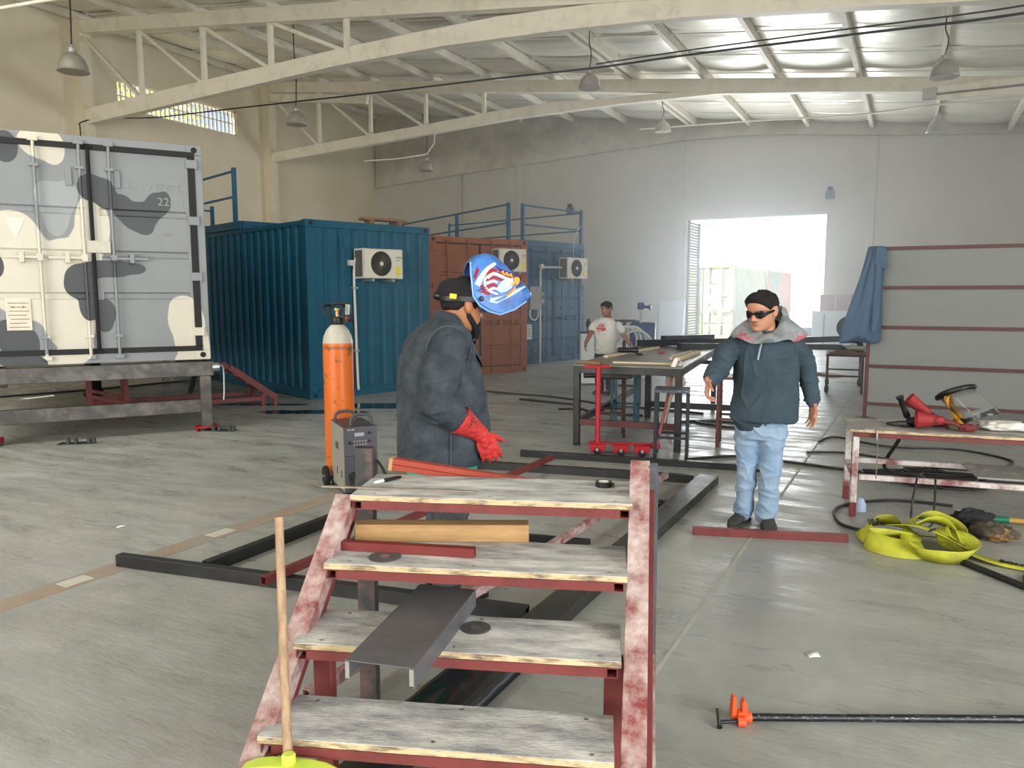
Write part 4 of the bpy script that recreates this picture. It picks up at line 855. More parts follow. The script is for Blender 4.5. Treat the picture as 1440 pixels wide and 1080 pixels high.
lay('wooden_block', 'brown wooden block on the front left corner of the work table', 'wood block', (.03, .15, .921), (.3, .1, .921), .1, .03, mat('oily_wood', '#7e6444', .8, var=.2))
a = thing('angle_grinder', 'black angle grinder lying on the left edge of the work table', 'angle grinder', tp(.15, 1.5, .985), R(30))
MB().lathe([(.025, 0), (.035, .03), (.032, .18), (.04, .24), (.03, .27)], axis=(1, 0, 0), n=14).build('body', M_black, a, smooth=40); MB().lathe([(.03, -.04), (.05, -.05), (.05, -.06), (0, -.062)], (.29, 0, 0), n=16).build('guard', M_black, a); MB().cyl((.26, 0, 0), (.28, .12, .04), .014, 8).build('side_handle', M_black, a)
a = thing('bottle_cap', 'small red cap lying on the work table', 'cap', tp(.63, 2.0, .921)); MB().lathe([(.03, 0), (.032, .02), (.026, .035), (0, .037)], n=14).build('cap', M_redp, a, smooth=40); MB().lathe([(.034, .0), (.034, .005)], n=14).build('rim', M_redp, a)
b1 = V(-4.01, 0, 0)
def long_beam(label, p, q, wd, h, m): o = thing('steel_beam', label, 'steel beam', p); MB().bar((0, 0, 0), V(*q) - V(*p), wd, h).build('beam', m, o, .003)
long_beam('upper long dark beam resting from the work table to the wheeled saw stand', tp(.1, 3.1, .98), (-.92, 14.75, .93), .1, .1, M_blacksteel)
long_beam('lower long dark beam beside the upper one, ending short of the saw stand', tp(.75, 2.75, .97), (-1.12, 14.3, .80), .1, .09, M_blacksteel)
long_beam('short dark steel section lying askew on top of the long beams', tp(.45, 3.15, 1.065), tp(1.05, 4.1, 1.05), .1, .06, M_blacksteel)

def stool(label, loc, rz, h, w, m, mt, rail=.3, group=None):
    a = thing('workshop_stool', label, 'stool', loc, rz, group)
    MB().box((-w / 2, -w / 2, h - .03), (w / 2, w / 2, h)).build('seat', mt, a, .004)
    for x in (-1, 1):
        for y in (-1, 1): MB().bar((x * (w / 2 - .02), y * (w / 2 - .02), 0), (x * (w / 2 - .02), y * (w / 2 - .02), h - .03), .035, .035, up=(0, 1, 0)).build('leg', m, a, .002)
    for s in (-1, 1):
        MB().bar((-w / 2 + .037, s * (w / 2 - .02), rail), (w / 2 - .037, s * (w / 2 - .02), rail), .025, .025).build('rail', m, a); MB().bar((s * (w / 2 - .02), -w / 2 + .037, rail), (s * (w / 2 - .02), w / 2 - .037, rail), .025, .025).build('rail', m, a)
    return a
M_stool = mat('blue_black_steel', '#2c3338', .45, metal=.3, var=.15); M_bstool = mat('brown_black_steel', '#43302c', .5, metal=.2, var=.15); M_seat = mat('scuffed_seat', '#4c5560', .5, var=.3, scale=14, second='#8fa0ad', sscale=9, samt=.25, sharp=.1)
stool('blue-black metal stool standing in front of the right table leg', (-2.2, 7.78, 0), R(14), .72, .36, M_stool, M_seat, .22)
stool('brown-black stool tucked under the work table behind the red T-handle', (-3.2, 8.62, 0), R(22), .73, .36, M_bstool, M_bstool, .3)
stool('dark red tall stool partly hidden behind the walking man', (-1.72, 8.7, 0), R(8), .79, .42, mat('brown_red_steel', '#5d3a36', .5, var=.12), MATS['brown_red_steel'], .32)
stool('teal legged stool farther back under the work table', (-3.32, 9.5, 0), R(10), .72, .34, mat('teal_stool_steel', '#27505e', .5, var=.12), M_bstool, .25)
a = thing('bench_vice', 'dark boxy vice hanging under the table edge above the brown stool', 'vice', tp(.32, .55, .73), R(6.8)); MB().box((-.14, -.1, 0), (.24, .12, .1)).build('body', M_steel, a, .006); MB().lathe([(.03, 0), (.04, .02), (.03, .2)], (-.15, 0, .03), (-1, 0, -.1), n=10).build('handle', M_black, a)

dl = thing('machine_dolly', 'red roller dolly with an upright T-handle in front of the work table', 'dolly', (-2.93, 7.52, 0), R(20))
MB().tube([(0, 0, .1), (0, .02, .93)], .028, 12).build('handle_tube', M_redp, dl, smooth=40); MB().bar((-.16, .02, .93), (.13, .02, .94), .035, .035).build('handle_bar', M_redp, dl, .005)
for x, y in ((.0, .02), (.25, .0), (.47, -.02)):
    s = MB().prism([(-.09, .115), (-.07, .03), (.07, .03), (.09, .115)], (x, y - .1, 0), (1, 0, 0), (0, 0, 1), -.2).build('skate_body', M_redp, dl, .006)
    MB().cyl((x, y - .12, .04), (x, y + .12, .04), .038, 14).build('roller', M_black, s, smooth=40); MB().lathe([(.018, 0), (.018, .012), (0, .014)], (x, y - .11, .06), (0, -1, 0), n=10).build('axle_nut', M_chrome, s)
MB().box((-.10, -.03, .112), (.56, .04, .126)).build('link_plate', M_redp, dl, .004); MB().box((.56, -.05, .08), (.66, .05, .13)).build('hitch', M_redp, dl, .004)
MB().tube([(.62, 0, .1), (.72, .16, .5), (.80, .3, .93)], .016, 10).build('second_handle', mat('dusty_red_paint', '#8d4a4e', .6, var=.15), dl, smooth=40); MB().cyl((.79, .29, .9), (.83, .33, 1.0), .026, 10).build('grip', M_paperwhite, dl, smooth=40)
def crumple(name, label, cat, loc, size, m, seed, freq=6., amp=.35, n=20, rz=0, squash=None, parts=None):
    mb = MB().ell((0, 0, size[2] * .5), (size[0] / 2, 0, 0), (0, size[1] / 2, 0), (0, 0, size[2] / 2), n * 2, n)
    out = []
    for p in mb.v:
        q = V(*p) * V(1 / size[0], 1 / size[1], 1 / size[2]); k = 1 + amp * mnoise.noise(Vector((q[0] * freq, q[1] * freq, q[2] * freq + seed))) + amp * .5 * mnoise.noise(Vector((q[0] * freq * 2.3, q[1] * freq * 2.3, seed - q[2] * freq * 2)))
        c = V(0, 0, size[2] * .5); z = c + (V(*p) - c) * k; z[2] = max(z[2], .001); out.append(z)
    mb.v = [tuple(p) for p in out]; a = thing(name, label, cat, loc, rz); mb.build(parts or 'body', m, a, smooth=180); return a
bagp = TM.inverted() @ Vector((0, 0, 0))
a = crumple('plastic_bag', 'pale crumpled plastic bag wrapped round the leaning dolly handle', 'plastic bag', (-2.30, 8.22, .60), (.2, .16, .36), mat('cloudy_plastic_film', '#b9b5a8', .35, var=.12), 3.3)
MB().tube(spline([(0, 0, .1), (-.06, 0, -.1), (-.08, -.06, -.35), (-.02, -.03, -.55)], 5), [.03] * 3 + [.022] * 13, 8).build('hanging_tail', MATS['cloudy_plastic_film'], a, smooth=60)

# drum, hoses and boards by the back wall
M_blue = mat('navy_drum_paint', '#3a4f77', .4, var=.08)
dm = thing('oil_drum', 'blue steel drum with a hand pump standing before the back wall', 'drum', (-5.35, 16.4, 0)); MB().lathe([(.0, 0), (.285, 0), (.295, .02), (.285, .04), (.285, .35), (.295, .365), (.285, .38), (.285, .70), (.295, .715), (.285, .73), (.285, 1.05), (.295, 1.07), (.28, 1.09), (.27, 1.07), (0, 1.07)], n=36).build('drum_body', M_blue, dm, smooth=40)
MB().cyl((-.05, 0, 1.07), (-.05, 0, 1.4), .025, 10).build('pump_pipe', M_galv, dm, smooth=40); MB().lathe([(.07, 0), (.08, .03), (.08, .13), (.05, .16)], (-.05, 0, 1.38), n=14).build('pump_head', M_blue, dm, smooth=40); MB().cyl((-.05, 0, 1.45), (.18, -.05, 1.43), .03, 8).lathe([(.06, -.02), (.06, .02)], (.18, -.05, 1.43), (1, 0, 0), n=12).build('pump_crank', M_blue, dm, smooth=40)
MB().lathe([(.09, 1.07), (.09, 1.13), (0, 1.14)], (-.17, 0, 0), n=14).build('bung', M_black, dm, smooth=40)
hs = thing('hose_reel', 'coiled white hoses hanging on a dark rack behind the man in the white T-shirt', 'hose', (-4.74, 13.45, 0), YAW)
MB().bar((0, 0, 0), (0, 0, 1.25), .06, .06, up=(0, 1, 0)).bar((-.25, 0, 1.22), (.2, 0, 1.22), .05, .05).bar((-.3, .1, .02), (.3, -.1, .02), .05, .04).build('rack', M_blacksteel, hs)
M_hose = mat('milky_hose', '#c3c9c6', .4, var=.06)
for k, (r, dx, dz) in enumerate(((.33, .06, .8), (.4, .12, .72), (.27, .02, .85), (.45, .2, .6))): MB().tube([(dx + r * math.cos(2*PI*i/26) * .75, -.05 - .03 * k, dz + r * math.sin(2*PI*i/26)) for i in range(26)], .026, 8, closed=True).build('hose_loop', M_hose, hs, smooth=60)
a = thing('white_board', 'tall pale board leaning on the back wall left of the gateway', 'board', (-7.55, 26.2, 0), 0, rot=(R(-8), 0, 0)); MB().box((-.45, 0, 0), (.45, .03, 1.53)).build('board', mat('pale_blue_board', '#c9d0d4', .6, var=.03), a, .004)
a = thing('white_cabinet', 'low white cabinet standing right of the gateway', 'cabinet', (-2.3, 25.9, 0)); MB().box((-.55, -.3, .04), (.6, .35, 1.18)).build('body', mat('cool_white_panel', '#ced6da', .6, var=.03), a, .005); MB().box((-.2, -.31, .1), (-.18, -.3, 1.1)).build('door_gap', M_dark_grille, a); MB().box((-.57, -.32, 1.18), (.62, .37, 1.22)).build('top', MATS['cool_white_panel'], a)
a = thing('cardboard_box', 'pinkish brown box on top of the low white cabinet', 'box', (-2.25, 26.0, 1.221)); MB().box((-.4, -.25, 0), (.5, .3, .5)).build('carton', mat('pinkish_card', '#b09a98', .8, var=.06), a, .004); MB().box((.02, -.252, 0), (.08, .302, .503)).build('packing_tape', mat('pinkish_tape', '#c2aeab', .5), a)
a = thing('white_box', 'white appliance box standing behind the far blue container next to the man', 'box', (-5.47, 13.5, 0), YAW); MB().box((-.15, -.15, .03), (.16, .2, .98)).build('body', MATS['cool_white_panel'], a, .006); MB().cyl((0, 0, .98), (0, 0, 1.25), .03, 8).lathe([(.05, 1.1), (.05, 1.2)], n=10).build('tap', M_black, a); MB().box((-.16, -.16, .98), (.17, .21, 1.0)).build('top_plate', M_black, a)

# wheeled saw stand
cs = thing('wheeled_stand', 'rusty wheeled trestle stand carrying boards near the gateway', 'stand', (-1.3, 14.25, 0), R(5)); M_rust = mat('rusty_brown_steel', '#55423d', .65, var=.2)
MB().box((-.03, -.05, .64), (.62, 1.5, .68)).build('top_frame', M_rust, cs, .004)
for x in (0, .56):
    for y in (0, 1.3):
        MB().bar((x, y, .12 if not (x > .1 and y == 0) else 0), (x, y, .64), .04, .04, up=(0, 1, 0)).build('leg', M_rust, cs)
        if not (x > .1 and y == 0):
            MB().lathe([(.035, -.015), (.06, -.02), (.06, .02), (.035, .015)], (x, y, .06), (1, .3, 0), n=14).build('caster', M_rubber, cs, smooth=40); MB().box((x - .02, y - .03, .06), (x + .02, y + .03, .14)).build('fork', M_rust, cs)
for y in (0, 1.3): MB().bar((0, y, .3), (.56, y, .3), .03, .03).build('rail', M_rust, cs)
MB().bar((0, 0, .3), (0, 1.3, .45), .03, .03).build('rail', M_rust, cs); MB().bar((.56, 0, .3), (.56, 1.3, .45), .03, .03).build('rail', M_rust, cs)
CM = Matrix.Translation((-1.3, 14.25, 0)) @ Matrix.Rotation(R(5), 4, 'Z')
for k, (x0, x1, z, lab) in enumerate(((.02, .6, .681, 'lowest brown board on the wheeled stand'), (.1, .45, .712, 'upper brown board on the wheeled stand'))):
    p = CM @ Vector((x0, .02, z)); o = thing('wooden_board', lab, 'board', p, R(5)); MB().box((0, 0, 0), (x1 - x0, .9, .03)).build('board', M_plank, o, .003)
p = CM @ Vector((.33, .45, .744)); sw = thing('chop_saw', 'grey abrasive chop saw with a round guard, half hidden by the hanging jacket', 'saw', p, R(5))
MB().box((-.2, -.15, 0), (.3, .3, .05)).build('base', M_steel, sw, .005); MB().bar((.2, .1, .05), (.05, .05, .45), .06, .08).build('arm', M_steel, sw)
MB().lathe([(.0, -.03), (.19, -.03), (.2, 0), (.19, .03), (0, .03)], (-.02, .02, .38), (.25, -1, 0), n=30).build('blade_guard', mat('slate_guard', '#5b6872', .5), sw, smooth=40); MB().lathe([(.03, -.05), (.03, .0)], (-.02, .0, .38), (.25, -1, 0), n=12).build('arbor', M_galv, sw); MB().lathe([(.08, 0), (.09, .05), (.08, .2)], (.08, .1, .4), (.3, 1, 0), n=14).build('motor', M_black, sw, smooth=40)
for k, (x, y, z, lab) in enumerate(((-1.9, 17.5, 0, 'pale timber offcut on the far floor by the gateway'), (-1.55, 17.3, 0, 'second timber offcut on the far floor by the gateway'))):
    o = thing('timber_offcut', lab, 'timber', (x, y, z), R(20 + 15 * k)); MB().box((-.15, -.3, 0), (.15, .3, .05)).build('timber', M_plank, o, .004)
p = CM @ Vector((.45, .2, .744)); o = crumple('cloth_rag', 'pale greenish rag lying on the wheeled stand', 'rag', p, (.34, .3, .07), mat('pale_rag', '#b9c0b0', .9, var=.08), 1.2)

# ------------------------------------------------------------------ red-railed panel with the hanging jacket
pn = thing('partition_panel', 'large pale sheet panel with dark red rails standing at right', 'panel', (-.56, 11.45, 0), R(2.6))
M_sheet = mat('pale_grey_sheet', '#858987', .6, var=.02, scale=.7); M_prail = mat('dark_red_rail', '#5b2f31', .5, var=.12)
zs = [.21, .73, 1.26, 1.79, 2.31]; PL = 3.6
for z in zs: MB().box((0.0, -.03, z - .022), (PL, .02, z + .022)).build('rail', M_prail, pn, .002)
for z0, z1 in zip(zs[:-1], zs[1:]): MB().box((.05, 0, z0 + .022), (PL, .012, z1 - .022)).build('sheet', M_sheet, pn)
MB().bar((.02, 0, .0), (.02, 0, 2.33), .05, .05, up=(0, 1, 0)).build('post', M_prail, pn, .003); MB().bar((PL, 0, .0), (PL, 0, 2.33), .05, .05, up=(0, 1, 0)).build('post', M_prail, pn); MB().lathe([(.16, 0), (.16, .012), (.05, .03), (0, .03)], (.02, -.02, 0), n=20).build('foot_plate', M_prail, pn, smooth=40)
jk = thing('work_jacket', 'blue-grey work jacket hanging from the top corner of the panel', 'jacket', (-.60, 11.33, 0), R(12))
rings = []
for z, wd, dp, cx in ((1.08, .34, .09, -.06), (1.12, .36, .11, -.05), (1.3, .33, .11, -.02), (1.6, .27, .1, .03), (1.9, .22, .09, .07), (2.1, .18, .08, .10), (2.25, .16, .07, .12), (2.325, .15, .05, .13), (2.335, .10, .02, .13)):
    r = []
    for k in range(40):
        a = 2 * PI * k / 40; f = 1 + .16 * math.sin(5 * a + z * 2) + .08 * math.sin(9 * a - z * 3); r.append((cx - .02 + wd * .5 * 1.25 * math.cos(a) * f, -.05 + dp * math.sin(a) * f, z + (.04 * math.sin(3 * a) if z < 1.2 else 0)))
    rings.append(r)
M_jk = mat('blue_grey_canvas', '#4f6780', .85, var=.1, scale=4, bump=.3, bscale=8)
MB().loft(rings).build('body', M_jk, jk, smooth=80)
rings = []
for z, x, r in ((1.2, .1, .06), (1.5, .115, .075), (1.8, .12, .07), (2.05, .12, .06), (2.25, .11, .04)): rings.append([(x + r * .8 * math.cos(2*PI*k/14), -.13 + r * .8 * math.sin(2*PI*k/14), z) for k in range(14)])
MB().loft(rings).build('sleeve', M_jk, jk, smooth=70); MB().prism([(.06, 2.1), (.22, 2.02), (.2, 2.3), (.08, 2.33)], (0, -.16, 0), (1, 0, 0), (0, 0, 1), -.02).build('collar', M_jk, jk, .006)

# ------------------------------------------------------------------ bench at right and everything on, under and before it
BA = R(9.3); bn = thing('work_bench', 'scuffed red and white steel bench with a pale plywood top at right', 'bench', (-.36, 6.24, 0), BA); BM = Matrix.Translation((-.36, 6.24, 0)) @ Matrix.Rotation(BA, 4, 'Z')
def bp(x, y, z): p = BM @ Vector((x, y, z)); return (p.x, p.y, p.z)
M_wred = mat('flaking_white_over_red', '#7c4a4b', .6, var=.12, second='#c9c3c0', sscale=4, samt=.55, sharp=.15); M_btop = mat('dusty_bench_board', '#8e8c88', .8, var=.12, scale=6, second='#b5b0a6', sscale=4, samt=.35)
BL, BD = 2.3, .58
MB().box((-.03, -.03, .66), (BL, BD, .678)).build('board', M_ply, bn, .002); MB().box((-.028, -.025, .678), (BL, BD, .68)).build('worn_top', M_btop, bn)
for y in (.02, BD - .03): MB().bar((0, y, .64), (BL, y, .64), .04, .04).build('top_rail', M_red if y < .1 else M_wred, bn, .003); MB().bar((.05, y, .31 if y < .1 else .335), (BL - .05, y, .31 if y < .1 else .335), .04, .04).build('lower_rail', M_wred, bn, .003)
for x in (.02, BL - .04):
    for y in (.02, BD - .03):
        lg = MB().bar((x, y, .11), (x, y, .62), .045, .045, up=(0, 1, 0)).build('leg', M_wred, bn, .003); MB().bar((x, y, 0), (x, y, .11), .046, .046, up=(0, 1, 0)).build('leg_foot', M_red, lg, .003)
MB().bar((.02, .05, .32), (.02, BD - .06, .32), .04, .04).build('lower_rail', M_wred, bn)
a = thing('plywood_sheet', 'pale board resting on the lower rails of the bench', 'board', bp(.84, .0, .36)); a.rotation_euler = (0, 0, BA); MB().box((0, -.0, 0), (.42, .5, .012)).build('board', M_btop, a)
M_glove = mat('red_leather', '#92292b', .7, var=.15, scale=10, bump=.3, bscale=40); M_glove_dark = mat('oily_red_leather', '#6e2a2e', .7, var=.2, scale=10)
HANDS = []   # gloves on the bench are filled in after the hand builder exists
a = thing('face_shield', 'clear face shield with a black browguard standing on the bench', 'face shield', bp(.80, .22, .715), 0, rot=(R(-8), R(-24), BA + R(-20)))
vs = []; n = 16
for i in range(n + 1):
    an = R(-82 + 164 * i / n)
    for t in (0, .25, .5, .75, 1):
        z = .255 * (1 - t); y = -.12 * math.cos(an) - .1 * t; vs.append((.125 * math.sin(an) + .12 * t, y + .06, z + .005 + .01 * math.cos(an)))
M_clear = mat('clear_visor', '#f2f6f6', .03, var=0, trans=.96, ior=1.3)
MB().add(vs, [(i * 5 + j, i * 5 + j + 1, (i + 1) * 5 + j + 1, (i + 1) * 5 + j) for i in range(n) for j in range(4)]).build('visor', M_clear, a, smooth=60, solid=.0025)
MB().tube([(.13 * math.sin(R(-85 + 170 * i / 14)), -.125 * math.cos(R(-85 + 170 * i / 14)) + .06, .262 + .01 * math.cos(R(-85 + 170 * i / 14))) for i in range(15)], .022, 8).build('browguard', M_black, a, smooth=60)
MB().tube([(.12 * math.cos(PI * i / 12), .06 + .1 * math.sin(PI * i / 12), .27) for i in range(13)], .01, 6).build('headband', M_black, a, smooth=60)
crumple('cloth_rag', 'dirty white rag at the right end of the bench', 'rag', bp(1.05, .28, .681), (.34, .22, .07), mat('dirty_white_cloth', '#d5d3cd', .9, var=.08), 8.1, rz=BA)
a = thing('angle_grinder', 'black angle grinder with an upright side handle at the left of the bench', 'angle grinder', bp(.40, .25, .72), BA + R(10))
MB().lathe([(.028, 0), (.036, .04), (.032, .2), (.036, .26)], axis=(1, 0, 0), n=14).build('body', M_black, a, smooth=40); MB().lathe([(.02, 0), (.026, .02), (.022, .06), (.022, .16), (.03, .17), (.03, .18), (0, .182)], (.0, 0, .03), (-.45, -.1, 1), n=12).build('side_handle', M_black, a, smooth=40); MB().lathe([(.04, -.03), (.065, -.035), (.065, -.045)], (.0, 0, 0), n=18).build('guard', M_black, a)
MB().tube(spline([(.26, 0, 0), (.3, .1, -.03), (.1, .2, -.03), (-.12, .08, -.03), (-.1, -.02, -.03), (.0, -.05, -.03)], 6), .006, 6).build('cord', M_rubber, a, smooth=60)
a = thing('steel_bracket', 'small grey steel angle hooked over the front edge of the bench', 'bracket', bp(.13, -.02, .681), BA); MB().box((-.06, 0, 0), (.03, .06, .004)).box((.02, -.035, -.07), (.03, .02, .004)).build('angle', M_galv, a)
MB().tube([(.03, -.035, -.06), (.032, -.036, -.36)], .004, 6).build('hanging_rod', mat('thin_brown_rod', '#75695c', .6), a)
# cables under and around the bench
def gp(x, y, z=.012): return (x, y, z)
rn = random.Random(11); pts = []
c0 = V(.22, 7.75)
for i in range(46):
    an = i * 2.2 + rn.random() * .8; rx = .1 + .5 * rn.random(); ry = .08 + .34 * rn.random(); pts.append((c0[0] + rx * math.cos(an), c0[1] + ry * math.sin(an), .015 + .05 * rn.random()))
cable('extension_cable', pts, .011, M_cable, 'tangled heap of black cable on the floor behind the bench', k=6)
cable('extension_cable', [bp(.42, .62, .64), bp(.42, .7, .5), bp(.36, .95, .2), (.12, 7.5, .1), (.15, 7.7, .03)], .016, M_cable, 'black cable hanging from the back of the bench into the heap')
cable('extension_cable', [gp(-.95, 8.6), gp(-.5, 8.75), gp(.3, 8.4), gp(.75, 8.6), gp(.95, 9.1), gp(.5, 9.5), gp(-.2, 9.35), gp(-.75, 9.7), gp(-.9, 9.3)], .012, M_cable, 'wide loop of black cable on the floor before the panel')
cable('extension_cable', [gp(-2.0, 7.62), gp(-1.55, 8.05), gp(-1.1, 8.0), gp(-.6, 7.9), gp(-.2, 7.85), gp(.6, 7.95), gp(1.6, 8.1)], .016, M_cable, 'black cable running along the floor from the stool to the bench')
cable('extension_cable', [(.08, 6.27, .34), (.06, 6.15, .2), (.06, 6.1, .06), (.12, 6.07, .03), (.19, 6.09, .06), (.2, 6.17, .2), (.2, 6.29, .34)], .008, M_cable, 'thin black cable looped over the lower front rail of the bench')
cable('extension_cable', [gp(.35, 6.9), gp(-.1, 6.85), gp(-.45, 6.45), gp(-.42, 6.0), gp(-.25, 5.85), gp(.0, 5.75)], .012, M_cable, 'black cable curving round the left leg of the bench towards the yellow strap')
cable('floor_hose', [gp(.27, 5.5, .02), gp(.45, 5.3, .02), gp(.72, 5.02, .02), gp(1.1, 4.65, .02)], .02, M_rubber, 'black hose running from the yellow strap to the right edge', 'hose')
cable('extension_cable', [gp(.66, 5.15), gp(.68, 5.35), gp(.85, 5.42), gp(.95, 5.2), gp(.8, 5.05), gp(.66, 5.15)], .012, M_cable, 'small coil of black cable at the right edge of the picture')
cable('floor_cable', [gp(-8.3, 12.4), gp(-6.8, 11.6), gp(-5.2, 11.4), gp(-4.2, 11.0), gp(-3.5, 10.9), gp(-2.6, 10.8)], .018, M_cable, 'black cable along the floor between the containers and the work table')
cable('floor_cable', [gp(-4.6, 10.2), gp(-4.3, 10.35), gp(-4.1, 10.2), gp(-3.7, 10.1), gp(-3.3, 10.2)], .02, M_cable, 'short knotted cable on the floor left of the work table')
cable('floor_cable', [gp(-2.7, 9.9), gp(-2.2, 10.3), gp(-1.7, 10.1), gp(-2.0, 9.8), gp(-2.5, 10.0), gp(-2.2, 10.2), gp(-1.5, 10.0)], .02, M_cable, 'coiled cable on the floor seen below the right half of the work table')
cable('floor_cable', [gp(-5.6, 10.9), gp(-4.9, 10.8), gp(-4.5, 10.75)], .022, M_cable, 'short dark cable on the floor before the terracotta container')
# handled tool and heap of dirty gloves on the floor
a = thing('long_handled_tool', 'tool with a green metal sleeve and yellow wooden handle on the floor under the bench', 'tool', (.38, 6.52, .03), R(8)); MB().cyl((0, 0, 0), (.32, 0, 0), .026, 12).build('sleeve', mat('green_enamel', '#1c6a52', .45), a, smooth=40); MB().cyl((.32, 0, 0), (1.3, .02, 0), .02, 10).build('handle', mat('yellow_wood', '#b98f45', .6, var=.12), a, smooth=40); MB().box((-.02, -.02, .02), (.2, .04, .035)).build('pale_rag_strip', M_paperwhite, a)
M_dirty = mat('dirty_mottled_fabric', '#4d463c', .9, var=.3, scale=14, second='#a5793f', sscale=9, samt=.28, sharp=.1); M_dirty2 = mat('black_mesh_fabric', '#232226', .85, var=.3, scale=20)
crumple('work_boot', 'dirty black and orange shoe heap, front piece on the floor by the yellow strap', 'shoe', (.56, 6.08, 0), (.28, .17, .12), M_dirty, 2.2, rz=R(-25)); crumple('work_boot', 'dark crumpled shoe behind the mottled one on the floor under the bench', 'shoe', (.45, 6.28, 0), (.27, .15, .15), M_dirty2, 6.4, rz=R(15))
a = thing('bottle_cap', 'blue-white plastic cap on the floor behind the left bench leg', 'cap', (-.3, 6.45, 0)); MB().lathe([(.04, 0), (.045, .05), (.03, .08), (.02, .1)], n=16).build('cap', mat('pale_blue_plastic', '#a9bcd8', .4), a, smooth=40); MB().lathe([(.047, 0), (.047, .012)], n=16).build('rim', MATS['pale_blue_plastic'], a)
a = thing('metal_pin', 'thin grey steel pin lying on the floor near the right edge', 'pin', (.72, 5.6, .008), R(-55)); MB().cyl((0, 0, 0), (.2, 0, 0), .006, 8).build('shank', M_chrome, a); MB().lathe([(.012, 0), (.012, .01)], axis=(1, 0, 0), n=10).build('head', M_black, a)
# yellow lifting strap
M_strap = mat('yellow_webbing', '#b9bb35', .75, var=.1, scale=5, second='#96983a', sscale=4, samt=.35, sharp=.2, bump=.2, bscale=60)
sr = thing('lifting_strap', 'bright yellow webbing lifting strap heaped on the floor before the bench', 'strap', (.12, 5.55, 0), YAW)
def ribbon(name, pts, tilts, wd=.125, k=8):
    P = spline(pts, k); T = np.interp(np.linspace(0, 1, len(P)), np.linspace(0, 1, len(tilts)), tilts); rows = []
    for i, p in enumerate(P):
        d = unit(P[min(i + 1, len(P) - 1)] - P[max(i - 1, 0)]); s = unit(np.cross(d, (0, 0, 1))); u = unit(np.cross(s, d)); wv = u * math.cos(R(T[i])) + s * math.sin(R(T[i]))
        rows.append((p - wv * wd / 2, p + wv * wd / 2))
    lo = min(min(a[2], b[2]) for a, b in rows)
    sh = V(0, 0, max(0, .002 - lo)); vs = [q + sh * 0 for r in rows for q in r]; vs = [V(q[0], q[1], max(q[2], .003)) for q in vs]
    return MB().add(vs, [(2 * i, 2 * i + 1, 2 * i + 3, 2 * i + 2) for i in range(len(rows) - 1)]).build(name, M_strap, sr, smooth=70, solid=.005)
ribbon('strap_fold', [(-.02, -.10, .05), (-.2, -.1, .06), (-.37, .02, .07), (-.38, .16, .08), (-.22, .18, .09), (-.02, .12, .1)], [55, 45, 20, 12, 35, 60], .17)
ribbon('strap_fold', [(-.3, .22, .04), (-.28, .42, .07), (-.14, .5, .12), (.0, .42, .14), (.02, .22, .13), (-.08, .02, .09), (-.16, -.1, .05)], [70, 50, 40, 40, 60, 75, 80], .16)
ribbon('strap_fold', [(-.1, -.12, .1), (-.12, -.22, .06), (.0, -.32, .06), (.16, -.32, .06), (.3, -.2, .08), (.3, -.02, .12), (.16, .06, .14)], [60, 40, 28, 28, 40, 55, 70], .17)
ribbon('strap_fold', [(-.12, .28, .15), (.0, .14, .19), (.1, .0, .18), (.2, -.1, .13), (.28, -.2, .08)], [80, 82, 78, 70, 60], .17)
ribbon('strap_fold', [(.0, .26, .14), (.14, .36, .2), (.3, .36, .2), (.42, .24, .15), (.44, .1, .1), (.34, -.02, .07), (.22, .02, .1), (.24, .14, .16)], [70, 55, 30, 15, 10, 20, 30, 45], .13)
ribbon('strap_fold', [(.22, .02, .12), (.3, -.06, .07), (.36, -.16, .03), (.48, -.3, .014), (.68, -.44, .008)], [40, 60, 80, 88, 90], .15)
ribbon('strap_fold', [(.04, .18, .18), (.14, .16, .23), (.25, .12, .22), (.31, .02, .15), (.3, -.1, .09)], [60, 55, 40, 40, 50], .13)
ribbon('strap_fold', [(-.05, .34, .05), (.1, .26, .06), (.22, .2, .07), (.34, .12, .05)], [80, 70, 70, 80], .15)
text('BON', .075, M_ink, sr, (.47, -.27, .022), (R(2), R(4), R(-36)), depth=.002, bold=.003); text('10 E', .07, M_ink, sr, (-.27, .36, .125), (R(60), 0, R(15)), depth=.002, bold=.003); text('II I', .07, M_ink, sr, (.05, -.02, .2), (R(25), 0, R(-125)), depth=.002, bold=.004)
sr.scale = (.8, .8, .8)
# pipe clamp and scraps in the right foreground
pc = thing('pipe_clamp', 'long black pipe clamp with an orange jaw lying in the right foreground', 'clamp', (-.5, 2.955, .02), math.atan2(.51, 1.0))
MB().cyl((0, 0, 0), (2.4, 0, 0), .0155, 14).build('pipe', mat('scratched_black_pipe', '#26282b', .35, metal=.5, var=.2, second='#8a8c8e', sscale=22, samt=.22, sharp=.08, stretch=(2, 6, 6)), pc, smooth=40)
M_orange = mat('orange_enamel', '#e0592a', .42, var=.06)
MB().lathe([(.02, -.045), (.022, -.03), (.022, .01), (.017, .015)], axis=(1, 0, 0), n=16).box((-.045, -.02, .0), (-.005, .012, .03)).build('jaw_body', M_orange, pc, .003, 40)
MB().prism([(-.07, .0), (-.045, .0), (-.05, .085), (-.066, .09)], (0, .02, 0), (1, 0, 0), (0, 0, 1), .035).build('jaw_face', M_orange, pc, .003); MB().prism([(-.025, .0), (.0, .0), (-.008, .06), (-.02, .085), (-.03, .06)], (0, .015, 0), (1, 0, 0), (0, 0, 1), .03).build('jaw_fin', M_orange, pc, .003)
